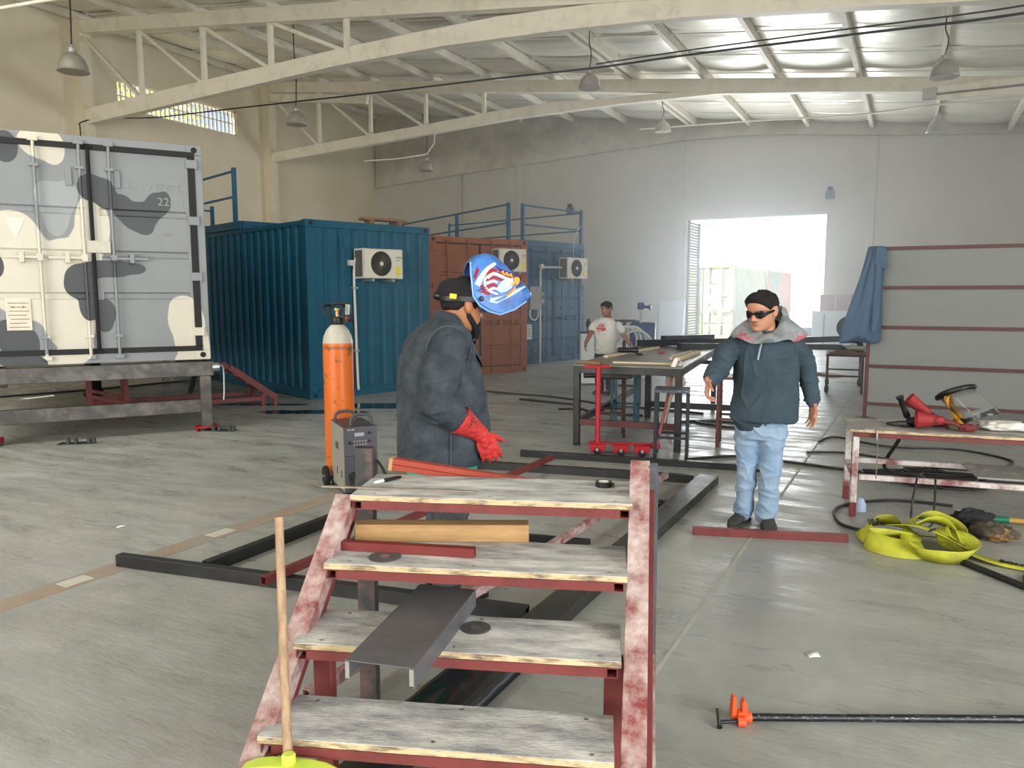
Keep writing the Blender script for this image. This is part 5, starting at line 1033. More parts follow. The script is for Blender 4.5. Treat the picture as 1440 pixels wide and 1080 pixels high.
MB().cyl((-.045, -.03, 0), (-.125, -.034, -.002), .008, 10).build('screw', M_blacksteel, pc, smooth=40); MB().cyl((-.125, -.015, .045), (-.125, -.05, -.012), .007, 8).lathe([(.011, 0), (.011, .008)], (-.125, -.05, -.008), (0, -1, -.6), n=10).build('handle_bar', M_black, pc)
MB().lathe([(.019, 0), (.02, .03), (0, .03)], (-.05, -.032, 0), (1, 0, 0), n=12).build('screw_collar', M_orange, pc)
def scrap(name, label, loc, sx, sy, rz, m, cat):
    vs = [(-sx, -sy, .002), (0, -sy, .006), (sx, -sy * .8, .003), (-sx, 0, .004), (0, 0, .012), (sx, 0, .006), (-sx * .9, sy, .005), (0, sy, .01), (sx, sy, .014)]
    o = MB().add(vs, [(0, 1, 4, 3), (1, 2, 5, 4), (3, 4, 7, 6), (4, 5, 8, 7)]).build(name, m, loc=loc, rot=(0, 0, rz), smooth=60, solid=.001); tag(o, label, cat)
scrap('paper_scrap', 'small white paper scrap on the open floor at right', (-.335, 3.67, 0), .028, .02, R(30), M_paperwhite, 'paper'); scrap('paper_scrap', 'tiny white scrap on the floor left of the black base frame', (-5.05, 3.45, 0), .03, .012, R(60), M_paperwhite, 'paper')
# ------------------------------------------------------------------ people
def remeshed(mb, name, m, parent, voxel, it=4, disp=None, label=None):
    me = bpy.data.meshes.new(name); me.from_pydata(mb.v, [], mb.f); bm = bmesh.new(); bm.from_mesh(me); bmesh.ops.recalc_face_normals(bm, faces=bm.faces); bm.to_mesh(me); bm.free()
    me.materials.append(m); o = bpy.data.objects.new(name, me); COL.objects.link(o)
    a = o.modifiers.new('r', 'REMESH'); a.mode = 'VOXEL'; a.voxel_size = voxel; a.adaptivity = 0
    b = o.modifiers.new('s', 'SMOOTH'); b.factor = .5; b.iterations = it
    baked(o, name)
    if not o.data.materials: o.data.materials.append(m)
    if disp:
        nv = len(o.data.vertices); co = np.empty(nv * 3); o.data.vertices.foreach_get('co', co); co = co.reshape(-1, 3); no = np.array([tuple(v.normal) for v in o.data.vertices])
        d = np.array([disp(p, q) for p, q in zip(co, no)]); co = co + no * d[:, None]; o.data.vertices.foreach_set('co', co.ravel()); o.data.update()
    o.data.polygons.foreach_set('use_smooth', [True] * len(o.data.polygons)); o.parent = parent
    return tag(o, label)
HT = [0, .04, .1, .16, .22, .28, .34, .42, .5, .58, .66, .75, .84, .92, .97, 1.0]
HFv = [.062, .080, .089, .086, .090, .088, .090, .090, .084, .093, .095, .090, .076, .052, .03, .004]
HBv = [-.005, .015, .040, .060, .073, .083, .090, .096, .100, .103, .104, .101, .090, .064, .038, .004]
HWv = [.026, .042, .052, .058, .062, .065, .068, .071, .073, .076, .0775, .075, .066, .046, .027, .004]
def head_pt(t, ph, off=0., face=True):
    f, b, w_ = np.interp(t, HT, HFv), np.interp(t, HT, HBv), np.interp(t, HT, HWv); c, s = math.cos(ph), math.sin(ph)
    x = w_ * math.copysign(abs(s) ** .88, s); y = f * abs(c) ** .92 if c > 0 else -b * abs(c) ** .9; z = -.115 + .235 * t
    if face and c > 0:
        g = lambda cx, ct, sx, stt, a: a * math.exp(-((x - cx) / sx) ** 2 - ((t - ct) / stt) ** 2)
        if .29 < t < .56:
            pr = np.interp(t, [.29, .33, .38, .47, .56], [.004, .027, .022, .010, 0]); y += pr * math.exp(-(x / np.interp(t, [.29, .34, .5], [.017, .016, .010])) ** 2)
        y += g(.031, .5, .014, .035, -.012) + g(-.031, .5, .014, .035, -.012) + g(0, .235, .022, .018, .005) + g(0, .20, .02, .016, .004) + g(0, .155, .02, .02, -.004) + g(.03, .575, .02, .025, .003) + g(-.03, .575, .02, .025, .003) + g(0, .06, .02, .05, .006)
    v = V(x, y, z)
    if off:
        nn = unit(V(x / max(w_, .02) ** 2, y / max((f if c > 0 else b), .02) ** 2, (t - .5) * 14 if abs(t - .5) > .22 else 0)); v = v + nn * off
    return v
class Head:
    def __init__(self, c, f, up=(0, 0, 1), sc=1.): self.c = V(*c); self.f = unit(f); u = V(*up); self.r = unit(np.cross(self.f, u)); self.u = np.cross(self.r, self.f); self.sc = sc
    def w(self, p): return self.c + (self.r * p[0] + self.f * p[1] + self.u * p[2]) * self.sc
    def skull(self, mb, n=44, m=34):
        mb.loft([[self.w(head_pt(t, 2 * PI * k / n)) for k in range(n)] for t in np.linspace(0, 1, m)])
        for s in (-1, 1):
            mb.ell(self.w((s * .081, -.012, .0)), (self.r * s * .013 + self.f * -.006) * self.sc, (self.f * .022 - self.u * .004) * self.sc, (self.u * .037 - self.f * .004) * self.sc, 14, 10)
            mb.ell(self.w((s * .085, -.020, .008)), self.r * .006 * self.sc, self.f * .009 * self.sc, self.u * .024 * self.sc, 10, 8)
    def shell(self, lo, off, rough=.004, n=64, m=34, seed=0., freq=60, tmax=1., quiff=0.):
        """lo(phi) -> lowest t; a cap over the skull whose rim sinks into the skin"""
        rows = []
        for i in range(m + 1):
            row = []
            for k in range(n):
                ph = 2 * PI * k / n; a = abs(ph if ph <= PI else ph - 2 * PI); l = lo(a); t = l + (tmax - l) * i / m
                e = min(1, (i / m) / (.4 if a < 1.1 else .15)); o = -.004 + (off + .004) * e ** .6; p = head_pt(t, ph, o, False) + V(0, .6, .8) * quiff * math.exp(-(a / .75) ** 2) * math.exp(-((t - .9) / .12) ** 2)
                p = p + unit(p) * rough * mnoise.noise(Vector((p[0] * freq, p[1] * freq, p[2] * freq * .6 + seed))) * e; row.append(self.w(p))
            rows.append(row)
        return MB().loft(rows)
def hand(mb, w, d, n, t, sc=1., curl=(.35, .5, .4), r=.0085, gap=.021, pinch=0., seg=8):
    """w wrist, d towards the fingers, n out of the palm, t towards the thumb"""
    w = V(*w); d = unit(d); n = V(*n); n = unit(n - d * (n @ d)); t = V(*t); t = t - d * (t @ d) - n * (n @ t); t = unit(t)
    rings = []
    for q, a, b in ((-.02, .027, .02), (.0, .027, .019), (.02, .033, .0165), (.05, .041, .0155), (.08, .041, .013), (.096, .037, .010)):
        rings.append([w + d * q * sc + (t * math.cos(2*PI*k/16) * a + n * math.sin(2*PI*k/16) * b) * sc * (1 if r < .011 else 1.22) for k in range(16)])
    mb.loft(rings)
    for i, ln in enumerate((.074, .082, .077, .06)):
        p = w + (d * (.088 - .004 * abs(i - 1)) + t * (1.5 - i) * gap) * sc; a = 0.; spread = (1.5 - i) * .07
        for j, (fr, rr) in enumerate(((.44, 1.), (.31, .9), (.25, .8))):
            a += curl[j] * (1 + .12 * (i - 1)) + (pinch if i == 0 and j > 0 else 0); dd = unit(d * math.cos(a) + n * math.sin(a) + t * spread * math.cos(a)); q = p + dd * ln * fr * sc
            mb.cap(p, q, r * rr * sc, r * rr * .93 * sc, seg); p = q
    p = w + (d * .022 + t * .026 + n * .006) * sc; dd = unit(d * .62 + t * .72 + n * .38)
    for fr, rr, bend in ((.04, 1.3, 0), (.034, 1.15, .35), (.027, 1.0, .35)):
        dd = unit(dd + d * bend + n * bend * .7); q = p + dd * fr * sc; mb.cap(p, q, r * rr * sc, r * rr * .92 * sc, seg); p = q
def sect(f, secs, n=28, ex=1.):
    f = V(f[0], f[1], 0); s = V(f[1], -f[0], 0); rings = []
    for z, cf, cs, rf, rs in secs:
        ring = []
        for k in range(n):
            a = 2 * PI * k / n; ca, sa = math.cos(a), math.sin(a); ring.append(f * (cf + rf * math.copysign(abs(ca) ** ex, ca)) + s * (cs + rs * math.copysign(abs(sa) ** ex, sa)) + V(0, 0, z))
        rings.append(ring)
    return rings
def limb(mb, pts, rad, n=16):
    for (p, q), (a, b) in zip(zip(pts[:-1], pts[1:]), zip(rad[:-1], rad[1:])): mb.cap(p, q, a, b, n)
def folds(amp, fr=9., seed=0., dirs=(1, 1, 2.2)):
    def g(p, nrm):
        q = Vector((p[0] * fr * dirs[0] + seed, p[1] * fr * dirs[1], p[2] * fr * dirs[2])); a = mnoise.noise(q); b = mnoise.noise(q * 2.3 + Vector((3, 1, 2)))
        return amp * (-(abs(a)) * 1.6 + .35 + .35 * b)
    return g
def creases(amp, fr=7., seed=0., dirs=(1, 1, 2.0)):
    def g(p, nrm):
        q = Vector((p[0] * fr * dirs[0] + seed, p[1] * fr * dirs[1], p[2] * fr * dirs[2])); w = mnoise.noise_vector(q * .7) * .55
        a = max(0, 1 - abs(mnoise.noise(q + w)) * 3.2) ** 2; b = mnoise.noise(q * .45 + Vector((5, 2, 1)))
        return amp * (a - .25 + .6 * b)
    return g
def skin(name, col): return mat(name, col, .5, var=.08, scale=14, second=tuple(c * .8 for c in S(col)), sscale=9, samt=.3, sharp=.4)
M_hair = mat('black_hair', '#0a090a', .75, var=.3, scale=60, bump=.5, bscale=180)
M_eye = mat('eye_white', '#d9d4cc', .25, var=.02); M_iris = mat('dark_iris', '#1c120c', .2, var=.1)
def eyes(H, parent):
    for s in (-1, 1):
        e = MB().ell(H.w((s * .031, .0705, .0025)), H.r * .0105 * H.sc, H.f * .0105 * H.sc, H.u * .0085 * H.sc, 12, 8).build('eye', M_eye, parent, smooth=80)
        MB().ell(H.w((s * .031, .0790, .0025)), H.r * .0045 * H.sc, H.f * .003 * H.sc, H.u * .0045 * H.sc, 10, 6).build('iris', M_iris, e, smooth=80)
def mouth(H, parent, m):
    MB().ell(H.w((0, .0925, -.0605)), H.r * .021 * H.sc, H.f * .004 * H.sc, H.u * .0055 * H.sc, 14, 8).build('lips', m, parent, smooth=80)
def shoe(parent, name, heel, d, m, ms, L=.29, w_=.052, up=0):
    d = unit(V(d[0], d[1], 0)); s = V(d[1], -d[0], 0); h = V(heel[0], heel[1], 0); mb = MB(); rings = []
    for q, a, zt in ((-.01, .030, .09), (.02, .042, .125), (.08, .044, .125), (.13, .042, .095), (.18, .048, .075), (.23, .046, .062), (.265, .034, .05), (.283, .014, .035)):
        rings.append([h + d * q * L / .28 + s * a * (w_ / .048) * math.cos(2*PI*k/14) + V(0, 0, .02 + up + (zt - .02) * (.5 + .5 * math.sin(2*PI*k/14))) for k in range(14)])
    o = MB().loft(rings).build(name, m, parent, smooth=60)
    rings = []
    for z, g in ((0, 1.0), (.024, 1.04)):
        rings.append([h + d * q * L / .28 + s * a * g * (w_ / .048) + V(0, 0, z + up) for q, a in ((-.014, -.02), (.0, -.036), (.1, -.036), (.18, -.05), (.25, -.042), (.29, -.012), (.29, .012), (.25, .042), (.18, .05), (.1, .036), (.0, .036), (-.014, .02))])
    MB().loft(rings).build('sole', ms, o); return o

# ---- the welder with the raised helmet
wd_ = thing('person', 'bearded person with a raised eagle-painted welding helmet and red gauntlets behind the stair', 'person', (-2.30, 3.56, 0), YAW)
f = V(math.cos(R(15)), math.sin(R(15)), 0); s = V(f[1], -f[0], 0)
def P(a, b, z): return f * a + s * b + V(0, 0, z)
SK1 = skin('warm_brown_skin', '#a8704d')
HD = Head(P(.135, .0, 1.615), f * math.cos(R(8)) * 1 + V(0, 0, -math.sin(R(8))), (0, 0, 1), 1.13)
HD = Head(P(.105, .0, 1.625), unit(f + V(0, 0, -.16) + s * -.28), (0, 0, 1), 1.2)
body = MB(); HD.skull(body)
body.cap(HD.w((0, -.03, -.06)), P(.02, 0, 1.45), .064, .085, 20)
body.loft(sect(f, [(.80, 0, 0, .16, .17), (1.0, 0, 0, .19, .19), (1.2, 0, 0, .18, .19), (1.38, -.01, 0, .14, .2), (1.47, 0, 0, .09, .16), (1.52, .01, 0, .06, .08)]))
RS, RE, RW = P(.0, .2, 1.44), P(-.11, .30, 1.13), P(.15, .27, .945); LS, LE, LW = P(.0, -.2, 1.44), P(-.08, -.31, 1.13), P(.09, -.20, .96)
limb(body, [RS, RE, RW], [.07, .055, .038]); limb(body, [LS, LE, LW], [.07, .055, .038])
for sgn in (1, -1): limb(body, [P(.0, sgn * .1, .86), P(.01, sgn * .115, .48), P(-.02, sgn * .12, .09)], [.1, .07, .045]); body.cap(P(-.02, sgn * .12, .06), P(.12, sgn * .14, .045), .04, .035)
rh = (RW, unit(P(.42, -.08, -.9)), -s, P(.9, .1, .42)); lh = (LW, unit(P(.6, .1, -.55)), s, P(.7, .1, .7))
hand(body, *rh); hand(body, *lh)
remeshed(body, 'body', SK1, wd_, .0055, 3)
eyes(HD, wd_); mouth(HD, wd_, mat('brown_lips', '#7e4a3d', .5))
HD.shell(lambda a: np.interp(a, [0, .5, .9, 1.25, 1.5, 1.75, 2.1, PI], [.70, .68, .62, .42, .50, .50, .36, .33]), .009, .003).build('hair', M_hair, wd_, smooth=70)
bd = MB(); rows = []
for i in range(17):
    row = []
    for k in range(41):
        ph = R(-98 + 196 * k / 40); a = abs(ph); top = np.interp(a, [0, .2, .42, .7, 1.0, 1.4, 1.72], [.165, .19, .25, .17, .20, .32, .46]); lo = np.interp(a, [0, .5, 1.0, 1.72], [-.02, .0, .05, .30]); t = top + (lo - top) * i / 16
        e = min(1, (i / 16) / .2) * min(1, (1.72 - a) / .25 + .05); p = head_pt(max(t, 0), ph, -.003 + .013 * e, False) + V(0, .022, -.06) * (max(0, i / 16 - .45) * 1.5) * math.exp(-(a / .7) ** 2)
        p = p + unit(p) * .004 * mnoise.noise(Vector((p[0] * 70, p[1] * 70, p[2] * 50))); row.append(HD.w(p))
    rows.append(row)
inner = [HD.w((0, .03, -.10))] * 41
bd.loft(rows + [inner], closed=False).build('beard', M_hair, wd_, smooth=70)
M_jacket = mat('dusty_denim_jacket', '#252d36', .85, var=.12, scale=5, second='#4c565e', sscale=6, samt=.2, sharp=.4, bump=.25, bscale=120)
j = MB(); j.loft(sect(f, [(.765, -.015, 0, .248, .26), (.80, -.015, 0, .25, .265), (.92, -.01, 0, .255, .262), (1.06, -.015, 0, .252, .262), (1.2, -.03, 0, .238, .265), (1.32, -.04, 0, .215, .262), (1.42, -.04, 0, .18, .245), (1.49, -.03, 0, .135, .205), (1.535, .0, 0, .1, .13), (1.56, .02, 0, .088, .095)], ex=.85))
j.cap(P(-.01, .14, 1.43), P(-.01, .19, 1.42), .10, .10); slv = MB(); limb(slv, [P(.0, .185, 1.435), P(-.055, .255, 1.29), RE, P(-.045, .292, 1.08), P(.005, .286, 1.05)], [.112, .113, .098, .09, .076])
slv2 = MB(); limb(slv2, [P(.0, -.19, 1.44), P(-.02, -.26, 1.28), LE, P(.12, -.23, 1.03)], [.115, .11, .095, .075])
jo = remeshed(j, 'jacket', M_jacket, wd_, .011, 14, creases(.009, 4.5, 1.3, (1.2, 1.2, 1.5)))
remeshed(slv, 'sleeve', M_jacket, jo, .009, 10, creases(.014, 7, 3.3, (1.0, 1.0, 2.0))); remeshed(slv2, 'sleeve', M_jacket, jo, .011, 10, creases(.012, 7, 5.3))
cl = []
for z, r1, r2, tilt in ((1.49, .112, .122, .0), (1.54, .104, .108, .02), (1.582, .096, .099, .035), (1.586, .088, .092, .035), (1.54, .09, .096, .02)):
    ring = []
    for k in range(36):
        a = 2 * PI * k / 36; fr = math.cos(a); dip = -.19 * max(0, fr) ** 2.2
        ring.append(P(.045 + r1 * fr * (1 + .55 * max(0, fr) ** 2) - tilt * .3, r2 * math.sin(a), z + dip - .02 * fr))
    cl.append(ring)
MB().loft(cl, caps=False).build('collar', M_jacket, wd_, smooth=60)
snap = MB().lathe([(.007, 0), (.006, .003), (0, .004)], axis=tuple(f), n=10).mesh('snap_button'); snap.materials.append(M_chrome)
for k in range(4): put('snap_button', snap, jo, loc=tuple(P(.155 + .03 * k, .07, 1.44 - .1 * k)))
for a_, z_ in ((-.262, .0),): pass
MB().tube([P(-.02 + .253 * math.cos(q) * .985, .263 * math.sin(q) * .985, .772) for q in np.linspace(0, 2 * PI, 40)[:-1]], .006, 6, closed=True).build('hem_seam', mat('pale_seam', '#3f4850', .9), jo, smooth=60)
MB().tube([P(-.02 + .118 * math.cos(q) , .235 + .02 * math.sin(q), 1.40 + .125 * math.sin(q)) for q in np.linspace(-.6, PI + .6, 20)], .0045, 5).build('armhole_seam', MATS['pale_seam'], jo, smooth=60)
MB().tube(spline([P(-.02, .272, 1.0), P(-.02, .277, .9), P(-.02, .272, .745)], 5), .004, 5).build('side_seam', MATS['pale_seam'], jo, smooth=60)
MB().tube(spline([P(-.10, .243, 1.46), P(-.03, .262, 1.40), P(.06, .255, 1.40), P(.12, .21, 1.45)], 5), .004, 5).build('shoulder_seam', MATS['pale_seam'], jo, smooth=60)
ap = MB().loft(sect(f, [(.68, -.03, .01, .19, .21), (.74, -.02, .0, .205, .225), (.82, -.01, 0, .2, .22)])).build('green_shirt_tail', mat('green_cloth', '#1f9a72', .8, var=.12), wd_, smooth=60)
pt = MB(); pt.loft(sect(f, [(.62, .0, 0, .15, .19), (.72, 0, 0, .17, .2), (.86, 0, 0, .17, .2)]))
for sgn in (1, -1): limb(pt, [P(.0, sgn * .105, .70), P(.01, sgn * .115, .46), P(-.02, sgn * .12, .15), P(-.02, sgn * .12, .07)], [.118, .098, .084, .088])
remeshed(pt, 'trousers', mat('grey_black_denim', '#33353a', .9, var=.15, scale=5, second='#5c6067', sscale=4, samt=.25, sharp=.3), wd_, .011, 5, creases(.013, 7, 4.))
M_boot = mat('tan_boot', '#8c8276', .7, var=.15); M_sole = mat('black_sole', '#1e1d1c', .8)
for sgn in (1, -1): shoe(wd_, 'boot', P(-.09, sgn * .12, 0), f + s * .12 * sgn, M_boot, M_sole)
# red gauntlets
M_gaunt = mat('red_welding_leather', '#c9302b', .65, var=.12, scale=9, second='#8f2b2b', sscale=5, samt=.35, sharp=.35, bump=.3, bscale=60)
def gauntlet(parent, hd_, el, m, name='gauntlet', voxel=.006, disp=.004):
    g = MB(); w0 = V(*hd_[0]); hand(g, *hd_, 1.16, (.25, .32, .28), .0125, .025); back = unit(V(*el) - w0); dr_ = unit(hd_[1]); _, a1, a2 = frame_of(back)
    rings = []
    for q, r in ((-.06, .036), (.0, .044), (.03, .046), (.07, .058), (.12, .072), (.155, .082)):
        c = w0 + (back * q if q > 0 else dr_ * -q); rings.append([c + (a1 * math.cos(2*PI*k/24) + a2 * math.sin(2*PI*k/24)) * r for k in range(24)])
    g.loft(rings); return remeshed(g, name, m, parent, voxel, 3, folds(disp, 16, 2.))
ga = gauntlet(wd_, rh, RE, M_gaunt); gauntlet(wd_, lh, LE, M_gaunt)
q = RW + unit(RE - RW) * .105 + s * .067
text('NTC', .036, M_ink, ga, tuple(q - f * .015 + V(0, 0, -.02)), (R(82), R(-42), 0), depth=.001)
# balaclava cap, headgear band and the flipped-up helmet
HD.shell(lambda a: np.interp(a, [0, .6, 1.2, 1.7, PI], [.80, .78, .66, .60, .52]), .03, .001).build('cloth_cap', mat('black_cloth', '#101012', .9), wd_, smooth=70)
band = [HD.w(head_pt(t, 2 * PI * k / 40, .028, False)) for t in (.64,) for k in range(40)]
MB().loft([[HD.w(head_pt(t - .05 * (1 if math.cos(2*PI*k/40) < 0 else .0) * abs(math.cos(2*PI*k/40)), 2 * PI * k / 40, o, False)) for k in range(40)] for t, o in ((.57, .024), (.57, .029), (.67, .029), (.67, .024), (.57, .024))], caps=False).build('headgear_band', M_black, wd_, smooth=40)
ph = R(118)
ylab = MB().loft([[HD.w(head_pt(t, R(q), .0305, False)) for q in np.linspace(128, 144, 6)] for t in (.575, .665)], closed=False).build('yellow_tag', M_yellow, wd_, solid=.001)
MB().lathe([(.02, 0), (.022, .02), (.015, .035), (0, .037)], tuple(HD.w(head_pt(.6, PI, .022, False))), tuple(-HD.f), n=12).build('ratchet_knob', M_black, wd_, smooth=40)
A0 = HD.w((0, .02, .162)); ea = unit(f * .727 + V(0, 0, -.688)); eb = unit(f * -.688 + V(0, 0, -.727)); ex_ = -s
A0 = P(.268, 0, 1.905)
HS = 1.2
aa = [-.055, -.03, 0, .05, .1, .15, .2, .235, .25]
bmax = [.10, .135, .165, .212, .222, .212, .185, .12, .055]; bmin = [.055, .02, .004, 0, 0, 0, .0, .004, .012]; hw = [.06, .095, .112, .122, .124, .122, .118, .112, .106]
def helm(a, u_, out=0.):
    """u_ in -1..1 runs round the U section from the near back edge over the front to the far back edge"""
    b1, b0, w_ = np.interp(a, aa, bmax), np.interp(a, aa, bmin), np.interp(a, aa, hw); rc = min(.05, (b1 - b0) * .8); x = abs(u_); sg = -1 if u_ < 0 else 1
    if x > .5:
        k = (x - .5) / .5; b = b0 + rc + (b1 - b0 - rc) * k; xx = w_ + out
    elif x > .22:
        k = (x - .22) / .28 * PI / 2; b = b0 + rc - rc * math.cos(k) - out * math.cos(k); xx = w_ - rc + rc * math.sin(k) + out * math.sin(k)
    else: b = b0 - out; xx = (w_ - rc) * x / .22
    return A0 + ea * a * HS + eb * b * HS + ex_ * sg * xx
U = np.linspace(-1, 1, 45)
M_helm = mat('glossy_blue_helmet', '#4a7fc4', .38, var=.22, scale=9, second='#1f3f86', sscale=6, samt=.4, sharp=.35, coat=.1, spec=.35)
ho = MB().loft([[helm(a, u_) for u_ in U] for a in np.linspace(-.055, .25, 26)], closed=False).build('helmet_shell', M_helm, wd_, smooth=50, solid=.004)
MB().loft([[helm(-.055, u_) for u_ in U], [helm(-.055, u_ ) * .5 + helm(-.055, -u_) * .5 for u_ in U]], closed=False).build('helmet_crown', M_helm, ho, smooth=60, solid=.003)
MB().tube([helm(aa[i], -1) for i in range(len(aa))], .005, 6).build('shell_rim', mat('pale_blue_rim', '#8fb8e6', .3), ho, smooth=60)
fl_ = lambda a0, a1, u0, u1, o: MB().loft([[helm(a, u_, o) for u_ in np.linspace(u0, u1, 7)] for a in np.linspace(a0, a1, 5)], closed=False)
fl_(.09, .17, -.2, .2, .006).build('lens_window', mat('lens_black', '#0c0f12', .12), ho, smooth=60, solid=.006)
M_sky = mat('pale_sky_paint', '#a9cdf2', .5, spec=.25, var=.05); M_wht = mat('white_paint_art', '#e9edf2', .5, spec=.25, var=.06, scale=40); M_rd = mat('crimson_paint', '#8f1d2a', .5, spec=.25, var=.1); M_or = mat('orange_beak_paint', '#e8952d', .5, spec=.25, var=.2, scale=60); M_nv = mat('navy_paint', '#1d2f6d', .5, spec=.25); M_grey_art = mat('grey_feather_paint', '#a9c3c9', .5, spec=.25, var=.15, scale=50)
def art(poly, m, o, name='painted_art', rows=6):
    """poly: list of (a, b) on the near side of the shell"""
    w_ = lambda a: np.interp(a, aa, hw) + .0022 + o; vs = [A0 + ea * a * HS + eb * b * HS - ex_ * w_(a) for a, b in poly]; vs2 = [v + ex_ * .0006 for v in vs]; n = len(vs)
    MB().add(vs + vs2, [tuple(range(n)), tuple(range(2 * n - 1, n - 1, -1))] + [(i, (i + 1) % n, n + (i + 1) % n, n + i) for i in range(n)]).build(name, m, ho)
def band_poly(pts, w0, w1):
    Pn = spline([(p[0], p[1], 0) for p in pts], 6); L_, R_ = [], []
    for i, p in enumerate(Pn):
        d = unit(Pn[min(i + 1, len(Pn) - 1)] - Pn[max(i - 1, 0)]); nn = V(-d[1], d[0], 0); ww = w0 + (w1 - w0) * i / (len(Pn) - 1); L_.append(tuple((p + nn * ww)[:2])); R_.append(tuple((p - nn * ww)[:2]))
    return L_ + R_[::-1]
def drawn(*q):
    """outline points of the painted art, drawn on a sheet of .41 mm units and laid along and across the helmet side"""
    return [(((x - 690) * .727 + (y - 150) * .688) * .000408, ((x - 690) * -.688 + (y - 150) * .727) * .000408) for x, y in q]
art(drawn((560, 640), (500, 560), (560, 600), (640, 630), (760, 610), (880, 560), (1000, 500), (1030, 505), (860, 610), (690, 690), (620, 680)), M_sky, .0)
art(drawn((660, 270), (760, 320), (900, 360), (990, 470), (900, 540), (950, 430), (860, 400), (760, 350), (690, 300)), M_nv, .0003)
art(drawn((425, 300), (480, 290), (500, 330), (450, 430), (435, 400)), M_rd, .0004)
for k, (q, c, w0_, w1_) in enumerate((
    (((585, 380), (640, 325), (720, 345), (800, 385), (890, 405)), M_rd, .0095, .006), (((585, 410), (650, 365), (730, 385), (800, 415), (860, 430)), M_wht, .007, .005),
    (((580, 440), (650, 405), (720, 425), (780, 450)), M_rd, .0085, .005), (((575, 475), (640, 445), (700, 462)), M_wht, .007, .004), (((580, 510), (640, 485), (700, 505)), M_rd, .0085, .005), (((600, 545), (660, 525), (710, 540)), M_wht, .006, .004), (((520, 490), (545, 560), (610, 590)), M_rd, .009, .006))):
    art(band_poly(drawn(*q), w0_, w1_), c, .0006 + .0002 * k)
art(band_poly(drawn((680, 250), (590, 310), (520, 400), (470, 490)), .006, .013), M_wht, .0022)
art(band_poly(drawn((600, 385), (555, 430), (560, 500), (610, 555), (700, 590)), .0045, .004), M_wht, .0024)
art(drawn((700, 500), (740, 450), (800, 420), (875, 410), (885, 460), (860, 520), (800, 560), (730, 575), (690, 545)), M_grey_art, .0026)
art(drawn((770, 455), (870, 415), (882, 455), (840, 485), (790, 490)), M_wht, .003)
art(drawn((880, 410), (930, 395), (955, 420), (950, 460), (920, 500), (905, 470), (870, 490), (890, 450)), M_or, .0032); art(drawn((850, 470), (885, 455), (880, 490), (855, 500)), M_or, .0034); art(drawn((838, 462), (850, 458), (852, 468), (842, 472)), M_ink, .0036)
for k in range(3): art(band_poly(drawn((752 + 45 * k, 335 + 14 * k), (770 + 45 * k, 365 + 12 * k), (790 + 42 * k, 378 + 10 * k)), .006, .002), M_or, .003)
for k in range(4): art(band_poly(drawn((905 - 22 * k, 520 + 22 * k), (880 - 22 * k, 545 + 18 * k), (850 - 18 * k, 560 + 12 * k)), .006, .002), M_or, .003)
art(band_poly(drawn((470, 560), (520, 530), (590, 505)), .003, .002), M_nv, .003); art(band_poly(drawn((500, 575), (550, 545), (610, 522)), .003, .002), M_rd, .0032)
MB().lathe([(.012, 0), (.014, .012), (.009, .02), (0, .021)], tuple(helm(.085, -.93, .0)), tuple(s), n=12).build('pivot_knob', M_black, ho, smooth=40)

# ---- the man walking in from the right, in dark safety glasses
mr = thing('person', 'person in dark wraparound glasses, dark jacket and faded jeans walking at right', 'person', (-.945, 5.60, 0), YAW)
f = unit(V(-.42, -.9, 0)); s = V(f[1], -f[0], 0)
SK2 = skin('light_brown_skin', '#b98468')
HD2 = Head((-.03, -.06, 1.575), unit(V(-.74, -.62, -.2)), (0, 0, 1), 1.16)
body = MB(); HD2.skull(body); body.cap(HD2.w((.0, -.03, -.07)), (.03, .0, 1.38), .06, .075, 20)
body.loft(sect(f, [(.82, 0, 0, .11, .15), (1.0, 0, 0, .11, .15), (1.2, 0, 0, .11, .16), (1.31, 0, 0, .09, .155), (1.38, 0, 0, .06, .10), (1.44, 0, 0, .05, .06)]))
RS, RE, RW = V(-.185, .08, 1.345), V(-.30, -.06, 1.19), V(-.435, -.25, 1.11); LS, LE, LW = V(.215, -.06, 1.35), V(.335, .02, 1.12), V(.355, -.06, .93)
limb(body, [RS + V(.02, 0, -.03), RE, RW], [.042, .045, .034]); limb(body, [LS + V(-.02, 0, -.03), LE, LW], [.042, .045, .034])
rf, lf = V(-.055, .13, 0), V(.075, .02, 0)
for ft, hp in ((rf, V(-.06, .05, .86)), (lf, V(.09, -.02, .86))): limb(body, [hp, (hp + ft) * .5 + V(0, -.04, .03), ft + V(0, 0, .09)], [.085, .058, .04]); body.cap(ft + V(0, 0, .06), ft + V(0, 0, .04), .03, .025)
hand(body, RW, unit(V(-.25, -.35, -.85)), V(.75, -.45, -.25), V(-.3, -.7, .5), 1.1, (.55, .5, .4), .0092, .021, .25); hand(body, LW, unit(V(.0, -.12, -1)), V(-.9, -.2, .1), V(-.2, -.95, 0), 1.12, (.22, .3, .3), .0092)
remeshed(body, 'body', SK2, mr, .0058, 3)
HD2.shell(lambda a: np.interp(a, [0, .45, .8, 1.1, 1.35, 1.62, 2.0, PI], [.77, .75, .68, .60, .53, .61, .32, .22]), .012, .009, seed=4., freq=34, quiff=.02).build('hair', M_hair, mr, smooth=70)
rows = []
for k in range(61):
    ph = R(-96 + 192 * k / 60); a = abs(math.degrees(ph)); hh = np.interp(a, [0, 6, 14, 28, 45, 58, 75, 96], [.016, .03, .085, .105, .075, .04, .028, .024]); c = np.interp(a, [0, 28, 60, 96], [.505, .475, .50, .52])
    rows.append([HD2.w(head_pt(c + hh * q, ph, .010 if q else .012, False)) for q in (-1, -.5, 0, .5, 1)])
